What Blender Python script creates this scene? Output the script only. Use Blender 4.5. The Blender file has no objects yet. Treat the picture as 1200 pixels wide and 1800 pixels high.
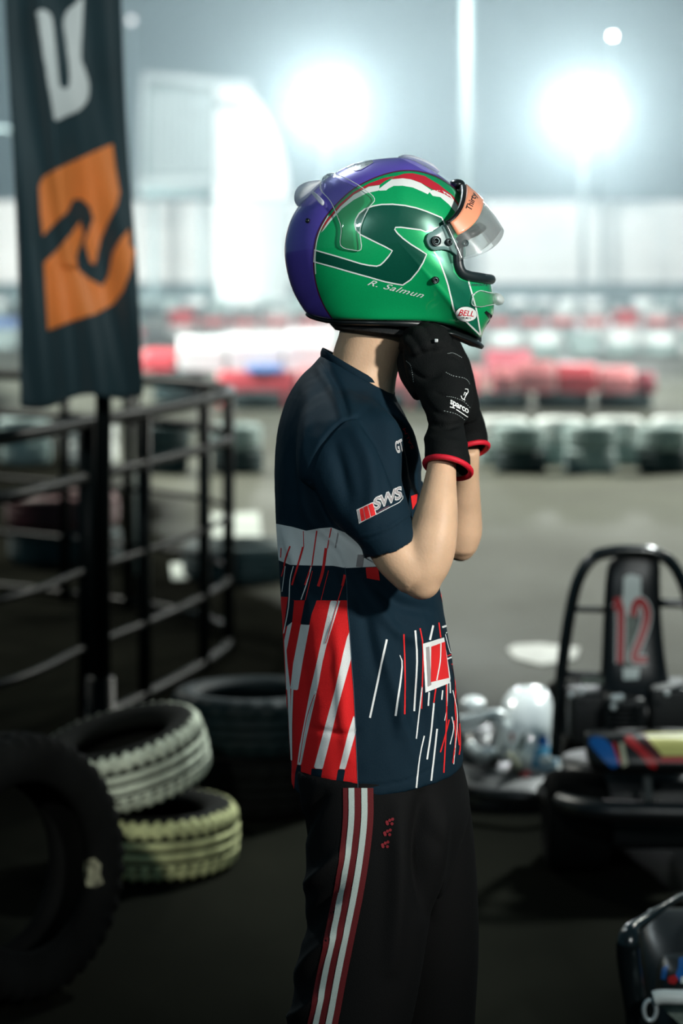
import bpy, bmesh, math, random
import numpy as np
from mathutils import Vector, Matrix, noise
from mathutils.bvhtree import BVHTree
from mathutils.geometry import tessellate_polygon

random.seed(7)
C = bpy.context.scene.collection
SC = bpy.context.scene
F = 4250.0; HY = 457.0; CH = 1.6          # focal length in pixels, horizon row, camera height
CAM = Vector((0, 0, CH))
YM = 3.54                                  # depth of the driver

# ------------------------------------------------------------------ camera
cd = bpy.data.cameras.new('camera'); cam = bpy.data.objects.new('camera', cd); C.objects.link(cam)
cam.location = CAM; cam.rotation_euler = (math.pi/2, 0, 0)
cd.lens = 85; cd.sensor_width = 36; cd.shift_y = -(900-HY)/1800.0
cd.clip_start = 0.05; cd.clip_end = 400
cd.dof.use_dof = True; cd.dof.focus_distance = 3.43; cd.dof.aperture_fstop = 3.4
SC.camera = cam
SC.view_settings.view_transform = 'Standard'; SC.view_settings.look = 'None'
SC.view_settings.gamma = 1.0; SC.view_settings.exposure = 0.0; SC.view_settings.use_curve_mapping = False

# ------------------------------------------------------------------ night sky
w = bpy.data.worlds.new('night_sky'); SC.world = w; w.use_nodes = True
nt = w.node_tree; bg = nt.nodes['Background']
bg.inputs[0].default_value = (0.095, 0.215, 0.270, 1); bg.inputs[1].default_value = 0.36

# ------------------------------------------------------------------ lights
def aim(o, target):
    o.rotation_euler = (Vector(target) - o.location).to_track_quat('-Z', 'Y').to_euler()
def spot(name, loc, target, power, color, size_deg, blend=0.8, radius=0.3):
    l = bpy.data.lights.new(name, 'SPOT'); l.energy = power; l.color = color
    l.spot_size = math.radians(size_deg); l.spot_blend = blend; l.shadow_soft_size = radius
    o = bpy.data.objects.new(name, l); C.objects.link(o); o.location = loc; aim(o, target); return o
# unseen front lights behind the photographer, to the right and to the left
spot('unseen_front_light', (4.2, -0.9, 3.1), (0.08, 3.5, 1.40), 1950, (1.0, 0.975, 0.92), 20, 1.0, 0.22)
spot('unseen_front_light', (-2.6, -2.4, 3.6), (0.05, 3.5, 1.42), 300, (0.86, 0.97, 1.0), 20, 1.0, 0.20)
# unseen light added to brighten the banner
spot('added_banner_light', (-0.2, 1.0, 4.4), (-0.85, 7.7, 1.95), 1150, (0.95, 1.0, 0.98), 20, 1.0, 0.15)
# track floodlights raking the scene from behind
FLOODS = [(572, 185, 75.0), (1027, 200, 75.0)]
FLOOD_POWER = 6800
HAZE = .0072
# unseen backlights added for the rim on the driver's shoulders and helmet
spot('added_back_light', (-2.2, 9.5, 6.5), (0.0, 3.6, 1.4), 400, (0.85, 0.97, 1.0), 34, 0.6, 0.25)
spot('added_back_light', (-1.6, 9.5, 6.0), (0.05, 3.55, 1.74), 600, (0.85, 0.97, 1.0), 5.5, 1.0, 0.15)
spot('unseen_front_light', (-1.2, -1.2, 3.8), (-0.36, 6.35, 0.22), 900, (0.98, 1.0, 0.90), 8.5, 0.9, 0.15)  # unseen narrow light added to brighten the pale painted tyres
spot('added_far_light', (-11, 29, 11), (0.5, 24, 0), 17000, (0.97, 1.0, 0.94), 80, 0.9, 0.5)  # unseen pair added to brighten the ground around the barriers
spot('added_far_light', (13, 29, 11), (3.5, 24, 0), 17000, (0.97, 1.0, 0.94), 80, 0.9, 0.5)
spot('added_wall_light', (-6, 68.5, 0.5), (-6, 80, 1.6), 5200, (0.93, 1.0, 0.98), 66, 0.7, 0.2)  # low hidden light added to lift the wall under the billboard
spot('unseen_front_light', (2.6, 0.2, 3.2), (0.66, 4.55, 0.33), 330, (0.95, 1.0, 0.98), 11, 0.9, 0.15)  # unseen light added for the highlight on the front kart
spot('unseen_front_light', (2.2, 0.2, 3.8), (0.95, 6.6, 0.55), 420, (0.95, 1.0, 0.97), 16, 0.9, 0.15)  # unseen light added to brighten the two farther karts
spot('added_back_light', (3.0, 11.0, 6.0), (0.75, 7.0, 0.5), 3800, (0.92, 1.0, 0.97), 22, 0.8, 0.25)  # unseen backlight added to whiten the kart dome and hoop
# unseen lights added to brighten the asphalt, the barriers and the far wall
spot('added_far_light', (-9, 22, 11), (1.5, 15, 0), 11500, (1.0, 1.0, 0.88), 57, 1.0, 0.5)
spot('added_far_light', (11, 24, 11), (2.0, 17, 0), 11500, (1.0, 1.0, 0.88), 57, 1.0, 0.5)
spot('added_far_light', (-13, 17, 12), (-2, 40, 0), 44000, (0.95, 1.0, 0.97), 60, 0.8, 0.5)
spot('added_far_light', (14, 17, 12), (4, 40, 0), 44000, (0.95, 1.0, 0.97), 60, 0.8, 0.5)
spot('added_far_light', (0, 52, 15), (0, 80, 2.5), 34000, (0.93, 1.0, 0.98), 95, 0.6, 0.8)

# ------------------------------------------------------------------ helpers
def P(px, py, Y): return Vector(((px-600)/F*Y, Y, CH-(py-HY)/F*Y))
def Z1(pts): return [(480+x/2.857, 250+y/2.857) for x, y in pts]
def Z3(pts): return [(460+x/3.0, 880+y/3.0) for x, y in pts]
def lin(c): return tuple(((v/255)/12.92 if v/255 <= .04045 else ((v/255+.055)/1.055)**2.4) for v in c)

def mat(name, col, rough=.5, metal=0, spec=.5, coat=0, bump=0, bscale=200, var=0, vscale=6, emit=None, emit_s=0, sheen=0, flake=0):
    m = bpy.data.materials.new(name); m.use_nodes = True; n = m.node_tree.nodes; L = m.node_tree.links
    b = n['Principled BSDF']; tc = n.new('ShaderNodeTexCoord')
    b.inputs['Base Color'].default_value = (*col, 1); b.inputs['Roughness'].default_value = rough
    b.inputs['Metallic'].default_value = metal; b.inputs['Specular IOR Level'].default_value = spec
    b.inputs['Coat Weight'].default_value = coat; b.inputs['Coat Roughness'].default_value = .04
    if sheen: b.inputs['Sheen Weight'].default_value = sheen
    if var or flake:
        no = n.new('ShaderNodeTexNoise'); no.inputs['Scale'].default_value = flake or vscale; no.inputs['Detail'].default_value = 4
        L.new(tc.outputs['Object'], no.inputs['Vector'])
        mr = n.new('ShaderNodeMapRange'); mr.inputs[1].default_value = .3; mr.inputs[2].default_value = .7
        v = var or .25
        mr.inputs[3].default_value = 1-v; mr.inputs[4].default_value = 1+v
        L.new(no.outputs['Fac'], mr.inputs[0])
        mx = n.new('ShaderNodeVectorMath'); mx.operation = 'SCALE'; mx.inputs[0].default_value = col
        L.new(mr.outputs[0], mx.inputs['Scale']); L.new(mx.outputs[0], b.inputs['Base Color'])
    if bump:
        no2 = n.new('ShaderNodeTexNoise'); no2.inputs['Scale'].default_value = bscale; no2.inputs['Detail'].default_value = 3
        L.new(tc.outputs['Object'], no2.inputs['Vector'])
        bp = n.new('ShaderNodeBump'); bp.inputs['Strength'].default_value = bump; bp.inputs['Distance'].default_value = .002
        L.new(no2.outputs['Fac'], bp.inputs['Height']); L.new(bp.outputs[0], b.inputs['Normal'])
    if emit:
        b.inputs['Emission Color'].default_value = (*emit, 1); b.inputs['Emission Strength'].default_value = emit_s
    return m

def clear_mat(name, tint, gloss=.12, rough=.08, white=0.0):
    m = bpy.data.materials.new(name); m.use_nodes = True; n = m.node_tree.nodes; L = m.node_tree.links
    for x in list(n): n.remove(x)
    out = n.new('ShaderNodeOutputMaterial'); t = n.new('ShaderNodeBsdfTransparent'); g = n.new('ShaderNodeBsdfGlossy')
    t.inputs[0].default_value = (*tint, 1); g.inputs['Roughness'].default_value = rough
    lw = n.new('ShaderNodeLayerWeight'); lw.inputs['Blend'].default_value = .25
    ml = n.new('ShaderNodeMath'); ml.operation = 'MULTIPLY_ADD'; ml.inputs[1].default_value = .6; ml.inputs[2].default_value = gloss
    L.new(lw.outputs['Fresnel'], ml.inputs[0])
    mx = n.new('ShaderNodeMixShader'); L.new(ml.outputs[0], mx.inputs[0]); L.new(t.outputs[0], mx.inputs[1]); L.new(g.outputs[0], mx.inputs[2])
    if white:
        d = n.new('ShaderNodeBsdfTranslucent'); d.inputs[0].default_value = (.9, .95, .95, 1)
        d2 = n.new('ShaderNodeBsdfDiffuse'); d2.inputs[0].default_value = (.85, .9, .9, 1)
        a = n.new('ShaderNodeMixShader'); a.inputs[0].default_value = .5; L.new(d.outputs[0], a.inputs[1]); L.new(d2.outputs[0], a.inputs[2])
        m2 = n.new('ShaderNodeMixShader'); m2.inputs[0].default_value = white
        L.new(mx.outputs[0], m2.inputs[1]); L.new(a.outputs[0], m2.inputs[2]); L.new(m2.outputs[0], out.inputs[0])
    else: L.new(mx.outputs[0], out.inputs[0])
    return m

ORG = {}
def tag(o, label, cat, group=None, kind=None):
    o['label'] = label
    if cat: o['category'] = cat
    if group: o['group'] = group
    if kind: o['kind'] = kind
    return o
def link(name, me, mats=None, parent=None, origin=None, smooth=True, label=None):
    """link a mesh given in world coordinates; a child is stored relative to its parent's origin"""
    if isinstance(me, bmesh.types.BMesh):
        b = me; me = bpy.data.meshes.new(name); b.to_mesh(me); b.free()
    if mats is not None:
        if not isinstance(mats, (list, tuple)): mats = [mats]
        idx = [0]*len(me.polygons); me.polygons.foreach_get('material_index', idx)
        me.materials.clear()
        for m in mats: me.materials.append(m)
        me.polygons.foreach_set('material_index', [min(i, len(mats)-1) for i in idx])
    if smooth is not None: me.polygons.foreach_set('use_smooth', [smooth]*len(me.polygons))
    o = bpy.data.objects.new(name, me); C.objects.link(o)
    if parent is not None:
        org = ORG[parent.name]; o.parent = parent; ORG[o.name] = org
        me.transform(Matrix.Translation(-org))
    else:
        org = Vector(origin) if origin is not None else Vector((0, 0, 0))
        me.transform(Matrix.Translation(-org)); o.location = org; ORG[o.name] = org
    if label: o['label'] = label
    return o
def empty(name, loc):
    o = bpy.data.objects.new(name, None); C.objects.link(o); o.location = loc; o.empty_display_size = .1; ORG[o.name] = Vector(loc); return o
def copy_tree(root, loc, rot=None):
    r = root.copy(); C.objects.link(r); r.location = loc; ORG[r.name] = Vector(loc)
    if rot is not None: r.rotation_euler = rot
    for ch in list(root.children):
        c = ch.copy(); C.objects.link(c); c.parent = r
        for g in ch.children:
            d = g.copy(); C.objects.link(d); d.parent = c
    return r

def box(bm, a, b, mi=0):
    x0, y0, z0 = a; x1, y1, z1 = b
    v = [bm.verts.new(p) for p in ((x0,y0,z0),(x1,y0,z0),(x1,y1,z0),(x0,y1,z0),(x0,y0,z1),(x1,y0,z1),(x1,y1,z1),(x0,y1,z1))]
    for f in ((0,3,2,1),(4,5,6,7),(0,1,5,4),(1,2,6,5),(2,3,7,6),(3,0,4,7)):
        fc = bm.faces.new([v[i] for i in f]); fc.material_index = mi
def rbox(bm, a, b, r=.01, mi=0):
    t = bmesh.new(); box(t, a, b, mi)
    bmesh.ops.bevel(t, geom=t.edges[:], offset=r, segments=3, affect='EDGES', profile=.5)
    merge(bm, t)
def merge(dst, src, mi=None):
    vm = [dst.verts.new(v.co) for v in src.verts]; src.verts.index_update()
    for f in src.faces:
        try: nf = dst.faces.new([vm[v.index] for v in f.verts])
        except ValueError: continue
        nf.material_index = f.material_index if mi is None else mi; nf.smooth = f.smooth
    src.free()
def catmull(pts, n):
    pts = [np.array(p, float) for p in pts]; out = []
    q = [2*pts[0]-pts[1]] + pts + [2*pts[-1]-pts[-2]]
    for i in range(1, len(q)-2):
        p0, p1, p2, p3 = q[i-1:i+3]
        for k in range(n):
            t = k/n
            out.append(.5*((2*p1)+(-p0+p2)*t+(2*p0-5*p1+4*p2-p3)*t*t+(-p0+3*p1-3*p2+p3)*t**3))
    out.append(pts[-1]); return out
def tube(bm, pts, r, n=12, closed=False, mi=0, caps=True, flat=None, up=None):
    """sweep a round (or flat=(ru, rv)) profile along 3-D points; r: number or list"""
    pts = [Vector(p) for p in pts]; N = len(pts); rs = r if isinstance(r, (list, tuple)) else [r]*N
    rings = []; prev = None
    for i, p in enumerate(pts):
        if closed: d = pts[(i+1) % N]-pts[i-1]
        else: d = pts[min(i+1, N-1)]-pts[max(i-1, 0)]
        d.normalize()
        if prev is None:
            a = Vector(up) if up else (Vector((0,0,1)) if abs(d.z) < .9 else Vector((1,0,0)))
        else: a = prev
        u = (a-d*a.dot(d)).normalized(); v = d.cross(u); prev = u
        fu, fv = flat or (1, 1)
        rings.append([bm.verts.new(p+u*math.cos(2*math.pi*k/n)*rs[i]*fu+v*math.sin(2*math.pi*k/n)*rs[i]*fv) for k in range(n)])
    M = N if closed else N-1
    for i in range(M):
        a, b = rings[i], rings[(i+1) % N]
        off = 0
        if closed and i == N-1:
            off = min(range(n), key=lambda s: sum((a[k].co-b[(k+s) % n].co).length for k in range(n)))
        for k in range(n):
            f = bm.faces.new((a[k], b[(k+off) % n], b[(k+1+off) % n], a[(k+1) % n])); f.material_index = mi; f.smooth = True
    if caps and not closed:
        for rg, s in ((rings[0], 1), (rings[-1], -1)):
            f = bm.faces.new(rg[::s]); f.material_index = mi
    return rings
def T(pts, r, **k):
    b = bmesh.new(); tube(b, pts, r, **k); bmesh.ops.recalc_face_normals(b, faces=b.faces[:]); return b
def loft(bm, rings, mi=0, cap0=True, cap1=True):
    R = [[bm.verts.new(p) for p in rg] for rg in rings]; n = len(R[0])
    for a, b in zip(R, R[1:]):
        for k in range(n):
            f = bm.faces.new((a[k], a[(k+1) % n], b[(k+1) % n], b[k])); f.material_index = mi; f.smooth = True
    if cap0: bm.faces.new(R[0][::-1]).material_index = mi
    if cap1: bm.faces.new(R[-1]).material_index = mi
    return R
def lathe(bm, prof, n=48, mi=0, mod=None, M=None, closed=True):
    """profile (r, z) turned about z; closed profile"""
    M = M or Matrix.Identity(4); R = []
    for j, (r, z) in enumerate(prof):
        rg = []
        for k in range(n):
            rr, zz = (r, z) if mod is None else mod(j, k, r, z)
            a = 2*math.pi*k/n; rg.append(bm.verts.new(M @ Vector((rr*math.cos(a), rr*math.sin(a), zz))))
        R.append(rg)
    m = len(R)
    for j in range(m if closed else m-1):
        a, b = R[j], R[(j+1) % m]
        for k in range(n):
            f = bm.faces.new((a[k], a[(k+1) % n], b[(k+1) % n], b[k])); f.material_index = mi; f.smooth = True
    if not closed:
        if prof[0][0] > 1e-4: bm.faces.new(R[0][::-1]).material_index = mi
        if prof[-1][0] > 1e-4: bm.faces.new(R[-1]).material_index = mi
    return R
def prism(poly3, direction):
    b = bmesh.new(); d = Vector(direction); a = [b.verts.new(p) for p in poly3]; c = [b.verts.new(Vector(p)+d) for p in poly3]; n = len(a)
    tri = tessellate_polygon([[Vector(p) for p in poly3]])
    for t in tri:
        b.faces.new([a[i] for i in t]); b.faces.new([c[i] for i in t[::-1]])
    for k in range(n): b.faces.new((a[k], a[(k+1) % n], c[(k+1) % n], c[k]))
    bmesh.ops.recalc_face_normals(b, faces=b.faces[:]); return b
def evaluated(me, mods):
    """run modifiers on a mesh and return the result"""
    o = bpy.data.objects.new('tmp', me); C.objects.link(o)
    for typ, kw in mods:
        m = o.modifiers.new('m', typ)
        for k, v in kw.items(): setattr(m, k, v)
    dg = bpy.context.evaluated_depsgraph_get(); dg.update()
    r = bpy.data.meshes.new_from_object(o.evaluated_get(dg), depsgraph=dg)
    bpy.data.objects.remove(o); return r
def to_mesh(b, name='m'):
    me = bpy.data.meshes.new(name); bmesh.ops.recalc_face_normals(b, faces=b.faces[:]); b.to_mesh(me); b.free(); return me
def fuse(b, voxel=.004, smooth=6, fac=.5):
    return evaluated(to_mesh(b), [('REMESH', dict(mode='VOXEL', voxel_size=voxel)), ('SMOOTH', dict(iterations=smooth, factor=fac))])

# ---- prints: crisp shapes laid on a surface
def poly_sd(px, py, poly):
    """signed distance (positive inside) of points to a polygon, numpy"""
    x = px[:, None]; y = py[:, None]; q = np.array(poly, float); a = q; b = np.roll(q, -1, 0)
    ax, ay = a[:, 0], a[:, 1]; bx, by = b[:, 0], b[:, 1]
    dx, dy = bx-ax, by-ay; t = np.clip(((x-ax)*dx+(y-ay)*dy)/(dx*dx+dy*dy+1e-9), 0, 1)
    d = np.sqrt((x-ax-t*dx)**2+(y-ay-t*dy)**2).min(1)
    c = ((ay > y) != (by > y)) & (x < (bx-ax)*(y-ay)/(by-ay+1e-12)+ax)
    return np.where(c.sum(1) % 2 == 1, d, -d)
def px_of(co):
    return 600+co[:, 0]/co[:, 1]*F, HY+(CH-co[:, 2])/co[:, 1]*F
def coords(me):
    a = np.empty(len(me.vertices)*3); me.vertices.foreach_get('co', a); return a.reshape(-1, 3)
def set_attr(me, name, val):
    at = me.attributes.new(name, 'FLOAT', 'POINT'); at.data.foreach_set('value', val.astype(np.float32))
def stroke(pts, wd):
    """polygon list (quads) for a line of width wd (number or list) through px points"""
    n = len(pts)
    if isinstance(wd, (list, tuple)):
        m = len(wd)-1; ws = [wd[min(int(i*m/(n-1)), m-1)]*(1-(i*m/(n-1)-min(int(i*m/(n-1)), m-1)))+wd[min(int(i*m/(n-1)), m-1)+1]*(i*m/(n-1)-min(int(i*m/(n-1)), m-1)) for i in range(n)]
    else: ws = [wd]*n
    L = []; R = []
    for i in range(n):
        a = pts[max(i-1, 0)]; b = pts[min(i+1, n-1)]; dx, dy = b[0]-a[0], b[1]-a[1]; l = math.hypot(dx, dy) or 1
        nx, ny = -dy/l*ws[i]/2, dx/l*ws[i]/2
        L.append((pts[i][0]+nx, pts[i][1]+ny)); R.append((pts[i][0]-nx, pts[i][1]-ny))
    return [[L[i], L[i+1], R[i+1], R[i]] for i in range(n-1)]
def smoothline(pts, n=6, closed=False):
    if closed: pts = list(pts)+[pts[0]]
    o = catmull(pts, n); o = [tuple(p) for p in o]
    return o[:-1] if closed else o
def decal(bm, bvh, polys, mi, off=.0006, grid=5, eye=None, mirror=None, maxd=9):
    """lay px polygons on the surface; rays start at the eye point"""
    eye = eye or CAM
    t = bmesh.new()
    for poly in polys:
        vs = [t.verts.new((x, y, 0)) for x, y in poly]
        if len(poly) == 3 or len(poly) == 4:
            t.faces.new(vs)
        else:
            for tr in tessellate_polygon([[Vector((x, y, 0)) for x, y in poly]]): t.faces.new([vs[i] for i in tr])
    bmesh.ops.remove_doubles(t, verts=t.verts[:], dist=.001)
    xs = [v.co.x for v in t.verts]; ys = [v.co.y for v in t.verts]
    for ax, lo, hi in ((0, min(xs), max(xs)), (1, min(ys), max(ys))):
        k = math.floor(lo/grid)+1
        while k*grid < hi:
            co = [0, 0, 0]; no = [0, 0, 0]; co[ax] = k*grid; no[ax] = 1
            bmesh.ops.bisect_plane(t, geom=t.verts[:]+t.edges[:]+t.faces[:], dist=1e-4, plane_co=co, plane_no=no); k += 1
    new = {}
    for v in t.verts:
        d = (P(v.co.x, v.co.y, 1.0+0)-CAM).normalized()
        h, nrm, fi, _ = bvh.ray_cast(eye, d)
        if h is None:
            q = eye+d*(YM/d.y); h, nrm, fi, _ = bvh.find_nearest(q)
            if h is None or (h-q).length > .02: continue
        if nrm.dot(d) > 0: nrm = -nrm
        new[v] = (h, nrm)
    for side in ((1,) if mirror is None else (1, -1)):
        nv = {}
        for v, (h, nrm) in new.items():
            q = h+nrm*off
            if side < 0: q = Vector((q.x, 2*mirror-q.y, q.z))
            nv[v] = bm.verts.new(q)
        for f in t.faces:
            if all(v in nv for v in f.verts):
                c = [nv[v] for v in f.verts]
                if side < 0: c = c[::-1]
                try: nf = bm.faces.new(c)
                except ValueError: continue
                # face outward (towards the eye on the near side)
                nf.normal_update(); ctr = nf.calc_center_median()
                e = eye if side > 0 else Vector((eye.x, 2*mirror-eye.y, eye.z))
                if nf.normal.dot(e-ctr) < 0: nf.normal_flip()
                nf.material_index = mi; nf.smooth = True
    t.free()
TXT = {}
def text_polys(s, ll, lr, ul, offset=0.0, shear=0.0, space=1.0):
    """filled text as px triangles/quads; box corners give place, width and height"""
    cu = bpy.data.curves.new('t', 'FONT'); cu.body = s; cu.offset = offset; cu.shear = shear; cu.space_character = space; cu.resolution_u = 4
    o = bpy.data.objects.new('t', cu); C.objects.link(o)
    me = bpy.data.meshes.new_from_object(o); bpy.data.objects.remove(o)
    cu.offset = 0; o = bpy.data.objects.new('t', cu); C.objects.link(o); me0 = bpy.data.meshes.new_from_object(o); bpy.data.objects.remove(o)
    c0 = coords(me0); lo = c0.min(0); hi = c0.max(0); co = coords(me)
    out = []
    for p in me.polygons:
        q = []
        for i in p.vertices:
            u = (co[i][0]-lo[0])/(hi[0]-lo[0]); v = (co[i][1]-lo[1])/(hi[1]-lo[1])
            q.append((ll[0]+(lr[0]-ll[0])*u+(ul[0]-ll[0])*v, ll[1]+(lr[1]-ll[1])*u+(ul[1]-ll[1])*v))
        out.append(q)
    bpy.data.curves.remove(cu); return out
def bvh_of(me):
    b = bmesh.new(); b.from_mesh(me); t = BVHTree.FromBMesh(b); b.free(); return t
def join_decals(me, fn):
    b = bmesh.new(); b.from_mesh(me); bvh = BVHTree.FromBMesh(b); fn(b, bvh); b.to_mesh(me); b.free()

def attr_material(name, base, layers, rough=.8, coat=0, bump=.25, bscale=900, spec=.3, flake=0, sheen=0, metal=0):
    """base colour overlaid by printed regions (attribute > 0)"""
    m = mat(name, base, rough, metal, spec, coat, bump, bscale, sheen=sheen); n = m.node_tree.nodes; L = m.node_tree.links; b = n['Principled BSDF']
    cur = None
    for an, col in layers:
        at = n.new('ShaderNodeAttribute'); at.attribute_name = an
        mr = n.new('ShaderNodeMapRange'); mr.inputs[1].default_value = -.25; mr.inputs[2].default_value = .25
        L.new(at.outputs['Fac'], mr.inputs[0])
        mx = n.new('ShaderNodeMix'); mx.data_type = 'RGBA'; L.new(mr.outputs[0], mx.inputs['Factor'])
        if cur is None: mx.inputs['A'].default_value = (*base, 1)
        else: L.new(cur, mx.inputs['A'])
        mx.inputs['B'].default_value = (*col, 1); cur = mx.outputs['Result']
    if flake:
        tc = n.new('ShaderNodeTexCoord'); no = n.new('ShaderNodeTexNoise'); no.inputs['Scale'].default_value = flake; no.inputs['Detail'].default_value = 2
        L.new(tc.outputs['Object'], no.inputs['Vector']); mr = n.new('ShaderNodeMapRange'); mr.inputs[1].default_value = .3; mr.inputs[2].default_value = .7
        mr.inputs[3].default_value = .8; mr.inputs[4].default_value = 1.2; L.new(no.outputs['Fac'], mr.inputs[0])
        sc = n.new('ShaderNodeVectorMath'); sc.operation = 'SCALE'; L.new(cur, sc.inputs[0]); L.new(mr.outputs[0], sc.inputs['Scale']); cur = sc.outputs[0]
    L.new(cur, b.inputs['Base Color']); return m

# shared materials
RED = lin((225, 38, 40)); NAVY = lin((17, 38, 50)); WHITE = lin((232, 236, 234))
m_black_metal = mat('black_gloss_metal', (.006, .009, .010), .22, 0, .6, .3, .1, 60)
m_rail = mat('painted_black_rail', (.003, .005, .005), .42, 0, .08)
m_rubber = mat('tyre_rubber', (.003, .0034, .0033), .8, 0, .06, 0, .4, 150, .35, 9)
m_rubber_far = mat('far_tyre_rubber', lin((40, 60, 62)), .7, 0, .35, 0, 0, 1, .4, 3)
m_plastic_black = mat('black_plastic', (.006, .0065, .007), .38, 0, .5, 0, .15, 80)
m_dark = mat('dark_metal', (.010, .011, .011), .5, .2, .5, 0, .2, 60)
m_steel = mat('bright_steel', lin((214, 220, 220)), .32, .35, .5, 0, .1, 40, .2, 20)
m_concrete = mat('pale_concrete', lin((150, 155, 150)), .8, 0, .3, 0, .3, 20, .3, 3)
# ------------------------------------------------------------------ ground
def ground():
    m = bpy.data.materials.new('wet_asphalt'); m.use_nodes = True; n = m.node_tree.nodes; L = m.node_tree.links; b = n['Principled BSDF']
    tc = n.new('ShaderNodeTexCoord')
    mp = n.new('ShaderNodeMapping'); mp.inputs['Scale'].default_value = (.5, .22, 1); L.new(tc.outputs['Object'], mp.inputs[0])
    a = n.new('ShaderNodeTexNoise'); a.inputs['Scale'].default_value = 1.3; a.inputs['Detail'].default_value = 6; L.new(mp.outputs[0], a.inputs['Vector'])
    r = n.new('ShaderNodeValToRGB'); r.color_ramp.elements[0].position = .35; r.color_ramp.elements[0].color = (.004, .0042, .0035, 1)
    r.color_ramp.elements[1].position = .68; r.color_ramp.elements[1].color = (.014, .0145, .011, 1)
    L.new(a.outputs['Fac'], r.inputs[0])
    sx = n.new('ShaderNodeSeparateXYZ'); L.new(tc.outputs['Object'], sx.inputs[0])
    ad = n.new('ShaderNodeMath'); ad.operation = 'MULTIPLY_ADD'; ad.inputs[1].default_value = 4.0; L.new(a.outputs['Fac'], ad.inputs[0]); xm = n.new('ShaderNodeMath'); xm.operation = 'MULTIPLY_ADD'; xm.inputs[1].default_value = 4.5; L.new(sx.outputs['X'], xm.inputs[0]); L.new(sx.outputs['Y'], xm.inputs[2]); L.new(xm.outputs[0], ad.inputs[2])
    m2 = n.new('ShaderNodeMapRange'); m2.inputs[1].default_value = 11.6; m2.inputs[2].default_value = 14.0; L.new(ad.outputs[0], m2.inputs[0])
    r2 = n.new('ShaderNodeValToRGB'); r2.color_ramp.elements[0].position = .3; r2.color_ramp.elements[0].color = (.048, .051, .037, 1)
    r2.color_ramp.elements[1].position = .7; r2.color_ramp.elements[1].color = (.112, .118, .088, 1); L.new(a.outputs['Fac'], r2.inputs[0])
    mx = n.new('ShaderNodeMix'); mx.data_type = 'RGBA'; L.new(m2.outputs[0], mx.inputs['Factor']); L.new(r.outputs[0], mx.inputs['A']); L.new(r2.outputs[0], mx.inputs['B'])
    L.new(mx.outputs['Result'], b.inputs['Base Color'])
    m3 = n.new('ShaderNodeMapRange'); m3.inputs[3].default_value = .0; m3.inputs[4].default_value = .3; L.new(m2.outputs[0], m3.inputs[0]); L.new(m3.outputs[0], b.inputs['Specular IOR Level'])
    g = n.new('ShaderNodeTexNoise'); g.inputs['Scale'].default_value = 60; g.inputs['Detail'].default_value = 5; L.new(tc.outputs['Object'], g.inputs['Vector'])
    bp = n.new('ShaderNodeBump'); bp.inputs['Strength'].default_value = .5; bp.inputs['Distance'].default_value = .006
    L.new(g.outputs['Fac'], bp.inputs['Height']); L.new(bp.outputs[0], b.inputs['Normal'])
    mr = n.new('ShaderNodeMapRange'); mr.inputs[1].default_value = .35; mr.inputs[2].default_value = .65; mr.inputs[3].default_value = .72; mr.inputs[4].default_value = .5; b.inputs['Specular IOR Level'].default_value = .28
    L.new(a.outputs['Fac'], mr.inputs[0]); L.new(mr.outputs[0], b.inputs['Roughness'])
    bm = bmesh.new(); N = 40
    bmesh.ops.create_grid(bm, x_segments=4, y_segments=4, size=1)
    for v in bm.verts: v.co = Vector((v.co.x*75, 45+v.co.y*65, 0))
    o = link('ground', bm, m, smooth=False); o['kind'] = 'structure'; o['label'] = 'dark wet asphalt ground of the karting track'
ground()

# haze hanging over the far track
def haze():
    m = bpy.data.materials.new('track_haze'); m.use_nodes = True; n = m.node_tree.nodes; L = m.node_tree.links
    n.remove(n['Principled BSDF']); v = n.new('ShaderNodeVolumeScatter'); v.inputs['Color'].default_value = (.76, .95, 1, 1)
    v.inputs['Density'].default_value = HAZE; v.inputs['Anisotropy'].default_value = .72
    L.new(v.outputs[0], n['Material Output'].inputs['Volume'])
    bm = bmesh.new(); box(bm, (-45, 19.5, -.02), (45, 98, 26)); o = link('haze', bm, m, smooth=False)
    tag(o, 'pale mist drifting under the floodlights over the far track', 'haze', kind='stuff')
haze()

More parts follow.
